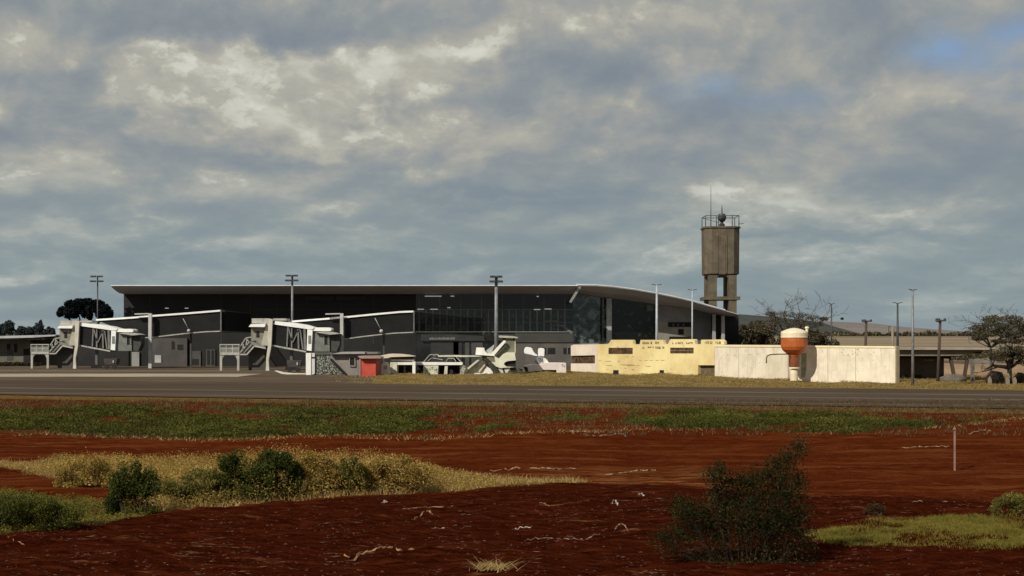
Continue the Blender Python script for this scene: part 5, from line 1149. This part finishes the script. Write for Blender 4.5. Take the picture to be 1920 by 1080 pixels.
mixg = leafmat('olive_bush_leaves', [(0, (.045, .040, .009)), (.4, (.11, .096, .022)), (.8, (.20, .17, .045)), (1, (.38, .30, .10))])
drkb = leafmat('deep_green_leaves', [(0, (.013, .019, .004)), (.5, (.042, .054, .010)), (.85, (.10, .105, .022)), (1, (.25, .22, .07))])
B_ = [('bush', 252, 962, 100, 102, drkb, 'dark green bush at the left end of the dry scrub belt', 1, 15000),  ('bush', 375, 946, 150, 72, mixg, 'wide low olive bush with yellow tips left of the big dark green bush', 3, 14000),
      ('bush', 455, 945, 130, 92, drkb, 'broad dark green bush in the middle of the dry scrub belt', 4, 19000), ('bush', 520, 942, 90, 94, drkb, 'dark green bush under the white scraps', 5, 15000), ('bush', 590, 938, 100, 86, lf_dry, 'bleached tan bush right of the white scraps', 6, 14000),
      ('bush', 652, 936, 76, 74, mixg, 'olive green bush with pale flowers at the right of the belt', 7, 12000), ('bush', 745, 932, 130, 68, lf_dry, 'wide bleached bush at the right end of the belt', 8, 15000), ('bush', 170, 915, 120, 52, lf_dry, 'low bleached bush at the left end of the belt', 9, 12000)]
for nm, px, pb, w_, h_, lm, lab, sd_, n_ in B_: bush(nm, px, pb, w_, h_, lm, lab, sd_, n_, .019, 'bushes along the dry scrub belt')
bush('bush', 60, 1000, 190, 70, lf_green, 'leafy green weed bush at the lower left edge', 12, 16000, .016, 'low leafy weed bushes at the lower left')
bush('bush', -40, 1010, 150, 80, lf_green, 'leafy green weed bush cut by the left picture edge', 13, 10000, .016, 'low leafy weed bushes at the lower left')
P_ = scatter(1300, -300, 300, 920, 1045, m_left); C, hh = clump(P_, 50, .10+.08*rng.random(len(P_)), .05+.14*fbm(P_[:, 0]*1.5, P_[:, 1]*1.5))
o = fastmesh('low_weeds', leaf_quads(C, .014, .4, .4), 4, lf_yel, .5*rng.random(len(C))+.5*np.repeat(fbm(P_[:, 0]*2, P_[:, 1]*2), 50)); single(o, 'mat of low yellow green weeds at the lower left', 'weeds', kind='stuff')
C = scatter(70000, 1500, 2200, 978, 1062, m_right)
o = fastmesh('grass_patch', blades(C, .02+.06*fbm(C[:, 0]*2.2, C[:, 1]*2.2)**1.5*1.5, .006, .9), 4, lf_yel, rng.random(len(C))*.6+.5*fbm(C[:, 0]*2, C[:, 1]*2)); single(o, 'patch of short yellow green grass at the lower right', 'grass', kind='stuff')
bush('bush', 1905, 988, 90, 40, mixg, 'small tangled olive bush at the right edge above the grass patch', 15, 7000, .013)
bush('bush', 1640, 992, 40, 22, leafmat('brown_clump', [(0, (.03, .012, .006)), (1, (.12, .07, .035))]), 'tiny reddish brown dead clump above the grass patch', 16, 2500, .011)

# the large dark bush in the right foreground
rt = root('foreground_bush', G(1390, 1075), 'large dark green bush with a leaning top in the right foreground', 'bush')
Yb = 19.0; k = Yb/F; rr = random.Random(33); mb = MB(); cs = []
for px, py, rx, ry in ((1500, 840, 16, 16), (1478, 858, 20, 18), (1455, 872, 20, 16), (1435, 888, 24, 18), (1350, 880, 12, 14), (1335, 890, 18, 14), (1370, 900, 22, 14), (1405, 902, 26, 18), (1465, 895, 26, 22), (1430, 925, 36, 26), (1380, 930, 34, 22), (1345, 920, 20, 20), (1475, 930, 28, 28), (1500, 905, 14, 20),
                      (1270, 945, 20, 16), (1290, 955, 22, 14), (1320, 960, 26, 22), (1360, 965, 36, 26), (1410, 970, 40, 28), (1460, 965, 34, 26), (1500, 960, 22, 22), (1300, 990, 30, 22), (1345, 1005, 36, 24), (1400, 1015, 40, 26), (1450, 1005, 36, 26), (1495, 1000, 28, 26), (1250, 1010, 28, 18), (1275, 1000, 24, 18), (1380, 1050, 36, 20), (1430, 1050, 36, 20), (1340, 1045, 26, 16), (1480, 1040, 30, 18), (1300, 1040, 26, 14), (1515, 1015, 16, 16), (1395, 990, 30, 22), (1330, 985, 26, 20), (1440, 985, 30, 20), (1485, 975, 26, 20), (1410, 945, 30, 18), (1360, 945, 26, 16), (1260, 1035, 22, 14), (1325, 1065, 30, 14), (1375, 1075, 34, 14), (1430, 1075, 34, 14), (1480, 1068, 30, 14), (1520, 1050, 20, 12), (1285, 970, 20, 14), (1462, 915, 24, 18), (1402, 905, 20, 12)):
    c_ = W(px, py, Yb+rr.uniform(-.25, .35)); cs.append((c_, (rx*k, .16, ry*k), py))
    b0 = W(1395+(px-1395)*.35, 1085, Yb); m_ = (b0+c_)/2+Vector((rr.uniform(-.06, .06), 0, rr.uniform(-.04, .08)))
    if rr.random() < .55: mb.tube(b0, m_, .009, .006, 5, cap=False)
    mb.tube(m_, c_+Vector((0, 0, ry*k*.6)), .006, .002, 5, cap=False)
    for q in range(2): mb.tube(m_, c_+Vector((rr.uniform(-1, 1)*rx*k, rr.uniform(-.1, .1), rr.uniform(-.8, 1)*ry*k)), .005, .002, 4, cap=False)
mb.build('stems', twig, rt)
stemm = mat('brown_stems', (.012, .007, .004), (.028, .016, .009), .9, 5)
rt.children[0].data.materials[0] = stemm
C = []; tn_ = []; low = []
for c_, s, py in cs:
    n_ = int(300+s[0]*s[2]*15000); q = rng.normal(size=(n_, 3)); q = q/np.linalg.norm(q, axis=1, keepdims=True)*(rng.random((n_, 1))**.75)*1.6
    if py > 1012 and rr.random() < .75: low.append(np.array(c_)+q[::3]*np.array(s)*1.25)
    C.append((np.array(c_)+q*np.array(s))[:n_ if py < 1012 else n_//3]); q = q[:n_ if py < 1012 else n_//3]; n_ = len(q); tn_.append(np.clip(rng.random(n_)*.8+rr.uniform(0, .2)+.05, 0, 1))
C = np.concatenate(C); tn_ = np.concatenate(tn_); zg = height(C[:, 0], C[:, 1]); C[:, 2] = np.maximum(C[:, 2], zg+.005)
fastmesh('foliage', leaf_quads(C, .0155, .2, .5), 4, lf_dkgreen, tn_, rt)
low = np.concatenate(low); low[:, 2] = np.maximum(low[:, 2], height(low[:, 0], low[:, 1])+.004)
fastmesh('dry_foliage', leaf_quads(low, .010, .2, .4), 4, leafmat('dry_brown_leaves', [(0, (.010, .008, .003)), (.6, (.03, .018, .008)), (.9, (.07, .03, .014)), (1, (.22, .16, .11))]), rng.random(len(low)), rt)

# soil clods, straw and scraps on the red earth
n = 9000; px = rng.uniform(-200, 2120, n); Y = 17.5+rng.random(n)**1.3*24; x = (px-960)/F*Y; z_ = height(x, Y); s = (.004+.018*rng.random(n)**3)
base_ = np.array([(1, 0, 0), (-1, 0, 0), (0, 1, 0), (0, -1, 0), (0, 0, 1), (0, 0, -.6)]); tri = [(0, 2, 4), (2, 1, 4), (1, 3, 4), (3, 0, 4), (2, 0, 5), (1, 2, 5), (3, 1, 5), (0, 3, 5)]
V_ = np.stack([x, Y, z_], 1)[:, None, :]+base_[None]*(s[:, None, None]*(.6+.8*rng.random((n, 6, 1))))*np.array([1.6, 1.2, .8])
V_ = V_[:, np.array(tri).ravel(), :].reshape(-1, 3)
o = fastmesh('soil_clods', V_, 3, mat('clod_soil', (.035, .008, .0045), (.075, .019, .010), .95, 3)); single(o, 'small clods of red earth lying over the foreground', 'soil clods', kind='stuff')
def strand(pts, w0_, z=.012):          # a flat crumpled ribbon following the ground
    vs = []; fs = []; P3 = [G(a, b) for a, b in pts]
    for i_, q in enumerate(P3):
        w_ = w0_*random.uniform(.25, 1.5)
        d = (P3[min(i_+1, len(P3)-1)]-P3[max(i_-1, 0)]).normalized(); nrm = Vector((-d.y, d.x, 0))*w_*(1 if 0 < i_ < len(P3)-1 else .3)
        zz = float(height(q.x, q.y))+z+random.uniform(0, w_*.5); a = q+nrm; b = q-nrm
        vs += [(a.x, a.y, zz), (q.x, q.y, zz+w_*.8), (b.x, b.y, zz-.006)]
    for i_ in range(len(P3)-1):
        if len(P3) > 14 and random.random() < .12: continue
        for j in (0, 1): fs.append((i_*3+j, i_*3+j+1, i_*3+j+4, i_*3+j+3))
    return vs, fs
scrapm = mat('pale_scrap', (.08, .035, .022), (.26, .17, .125), .9, 9, lo=.45, hi=.6); wscr = mat('white_scrap', (.18, .12, .10), (.45, .38, .34), .8, 9); barkm = mat('tan_debris', (.09, .035, .012), (.30, .18, .08), .9, 9, lo=.42, hi=.6)
SCR = [([(1660-1014, 1052), (664, 1058), (680, 1045), (705, 1042), (730, 1038), (745, 1040), (778, 1042)], .05, barkm, 'tan crooked bark strip at the bottom left of centre', 'bark strip'),
       ([(762, 982), (780, 980), (800, 970), (812, 974)], .035, barkm, 'short tan bark strip in the middle of the dark soil', 'bark strip'),
       ([(810, 1004), (820, 1000), (834, 1005)], .03, scrapm, 'small bent pale scrap below the short bark strip', 'scrap'),
       ([(905, 1028), (940, 1024), (980, 1020), (1010, 1018), (1050, 1016), (1080, 1014), (1100, 1014), (1125, 1007)], .018, scrapm, 'long thin ragged pale strand in the middle foreground', 'strand'),
       ([(1150, 1005), (1165, 996), (1178, 1006)], .02, scrapm, 'peaked pale strand left of the foreground bush', 'strand'),
       ([(960, 1000), (975, 998), (996, 998)], .014, wscr, 'thin straight pale stick above the ragged strand', 'stick'),
       ([(1148, 955), (1153, 950), (1158, 960)], .03, wscr, 'small upright white scrap left of the foreground bush', 'scrap'),
       ([(1196, 940), (1203, 939), (1209, 943)], .022, wscr, 'small flat white scrap above the upright one', 'scrap'),
       ([(715, 954), (722, 952), (726, 954)], .022, wscr, 'tiny white scrap below the wide bleached bush', 'scrap'),
       ([(755, 964), (790, 960), (830, 960), (850, 957)], .02, barkm, 'thin tan strip below the dry belt', 'bark strip'),
       ([(1010, 957), (1020, 956), (1033, 959)], .02, barkm, 'small tan strip right of centre in the dark soil', 'bark strip'),
       ([(1690, 938), (1712, 942), (1735, 940)], .016, wscr, 'thin white strand on the dark soil at the right', 'strand'),
       ([(1710, 965), (1740, 968), (1770, 963), (1800, 968)], .010, scrapm, 'wiry pale strand above the grass patch', 'strand'),
       ([(500, 862), (520, 858)], .05, wscr, 'left white scrap caught on top of the bush belt', 'scrap'), ([(522, 850), (533, 853)], .06, wscr, 'right white scrap caught on top of the bush belt', 'scrap'),
       ([(305, 945), (330, 935), (340, 928)], .03, scrapm, 'pale stick leaning beside the left dark bush', 'stick'), ([(475, 925), (500, 917)], .035, scrapm, 'pale board lying in front of the dark green bush', 'board'),
       ([(15, 1028), (30, 1038), (46, 1048)], .014, barkm, 'dry stalk at the lower left corner', 'stalk'), ([(75, 1036), (100, 1034), (128, 1034)], .008, scrapm, 'thin pale straw line at the lower left', 'stalk'),
       ([(1690, 842), (1740, 840), (1780, 839)], .07, barkm, 'pale tan plank left of the white stake', 'plank'), ([(1812, 815), (1835, 807), (1862, 808)], .07, barkm, 'pale curved strip right of the white stake', 'strip'),
       ([(920, 883), (960, 881), (1010, 880), (1050, 880), (1080, 878)], .06, barkm, 'long straw streak on the track right of the dry belt', 'straw streak'), ([(1135, 890), (1170, 886), (1200, 880), (1230, 879)], .05, barkm, 'straw streak rising toward the foreground bush', 'straw streak'),
       ([(1070, 817), (1090, 814), (1110, 813), (1120, 812)], .09, scrapm, 'pale strip on the red rise near the centre', 'strip'), ([(1110, 822), (1150, 820), (1165, 818), (1175, 822)], .08, scrapm, 'second pale strip just below on the red rise', 'strip')]
for i_, (pts, w_, m_, lab, cat) in enumerate(SCR):
    random.seed(100+i_); up = .42 if 'on top of the bush' in lab else .012
    fine = []
    for a, b in zip(pts, pts[1:]):
        for q in range(6): fine.append((a[0]+(b[0]-a[0])*q/6+random.uniform(-1, 1), a[1]+(b[1]-a[1])*q/6+random.uniform(-1.1, 1.1)))
    fine.append(pts[-1]); 
    if up > .1:
        Yd = 31.5; vs = []; fs = []
        for a in fine: c_ = W(a[0], a[1], Yd); vs += [c_+Vector((0, 0, .02)), c_-Vector((0, .03, .02))]
        for q in range(len(fine)-1): fs.append((2*q, 2*q+1, 2*q+3, 2*q+2))
        o = MB().add(vs, fs).build(cat.replace(' ', '_'), m_)
    else:
        vs, fs = strand(fine, w_*.42, up*.6); o = MB().add(vs, fs, True).build(cat.replace(' ', '_'), m_)
    single(o, lab, cat, 'scraps and strips on the earth')
# many fine pale shreds nobody could count
n = 5200; px = np.concatenate([rng.uniform(-50, 1250, 3200), rng.uniform(1200, 2000, 2000)]); py = np.concatenate([rng.uniform(945, 1095, 3200), rng.uniform(905, 1095, 2000)]); kp = fbm(px*.012, py*.03, 3) > .56; px = px[kp]; py = py[kp]; n = len(px)
Y = F*CH/(py-HZ); x = (px-960)/F*Y; L_ = (.012+.075*rng.random(n)**4); a = rng.normal(.25, .35, n); D = np.stack([np.cos(a)*L_, np.sin(a)*L_, 0*a], 1); C = np.stack([x, Y, height(x, Y)+.012], 1); S_ = np.stack([-np.sin(a), np.cos(a), .5+0*a], 1)*(.0015+.0035*rng.random((n, 1)))
V_ = np.stack([C-D, C-S_, C+D, C+S_], 1).reshape(-1, 3); o = fastmesh('pale_shreds', V_, 4, leafmat('dull_shreds', [(0, (.06, .018, .009)), (.6, (.13, .06, .035)), (1, (.32, .22, .16))]), rng.random(n)); single(o, 'fine pale shreds of straw and plastic strewn over the dark soil', 'shreds', kind='stuff')
# straw heap at the bottom edge
b = G(922, 1076); rs_ = np.random.default_rng(5); n = 260
B0 = np.stack([b.x+rs_.normal(0, .12, n), b.y+rs_.normal(0, .1, n), np.full(n, float(height(b.x, b.y)))], 1)
o = fastmesh('straw_heap', blades(B0, .10, .010, 2.2, rs_), 4, lf_straw, .4+.6*rs_.random(n)); single(o, 'small heap of tan straw at the bottom edge of the picture', 'straw heap')

# white marker stake
b = G(1790, 880); k = b.y/F
rt = root('marker_stake', b, 'thin pinkish white marker stake standing on the red earth at the right', 'stake')
MB().box(b.x-1.35*k, b.x+1.35*k, b.y-.02, b.y+.03, -.1, 72*k).build('stake', mat('stake_white', (.22, .12, .095), (.30, .18, .145), .7, 3), rt)
MB().box(b.x-2.6*k, b.x+1.6*k, b.y-.02, b.y+.03, 74*k, 78*k).build('cap', MATS['stake_white'], rt)
MB().box(b.x-.8*k, b.x+.8*k, b.y-.01, b.y+.02, 72*k-.01, 74*k+.01).build('pin', steeldk, rt)
print('objects', len(bpy.data.objects), 'faces', sum(len(m.polygons) for m in bpy.data.meshes))
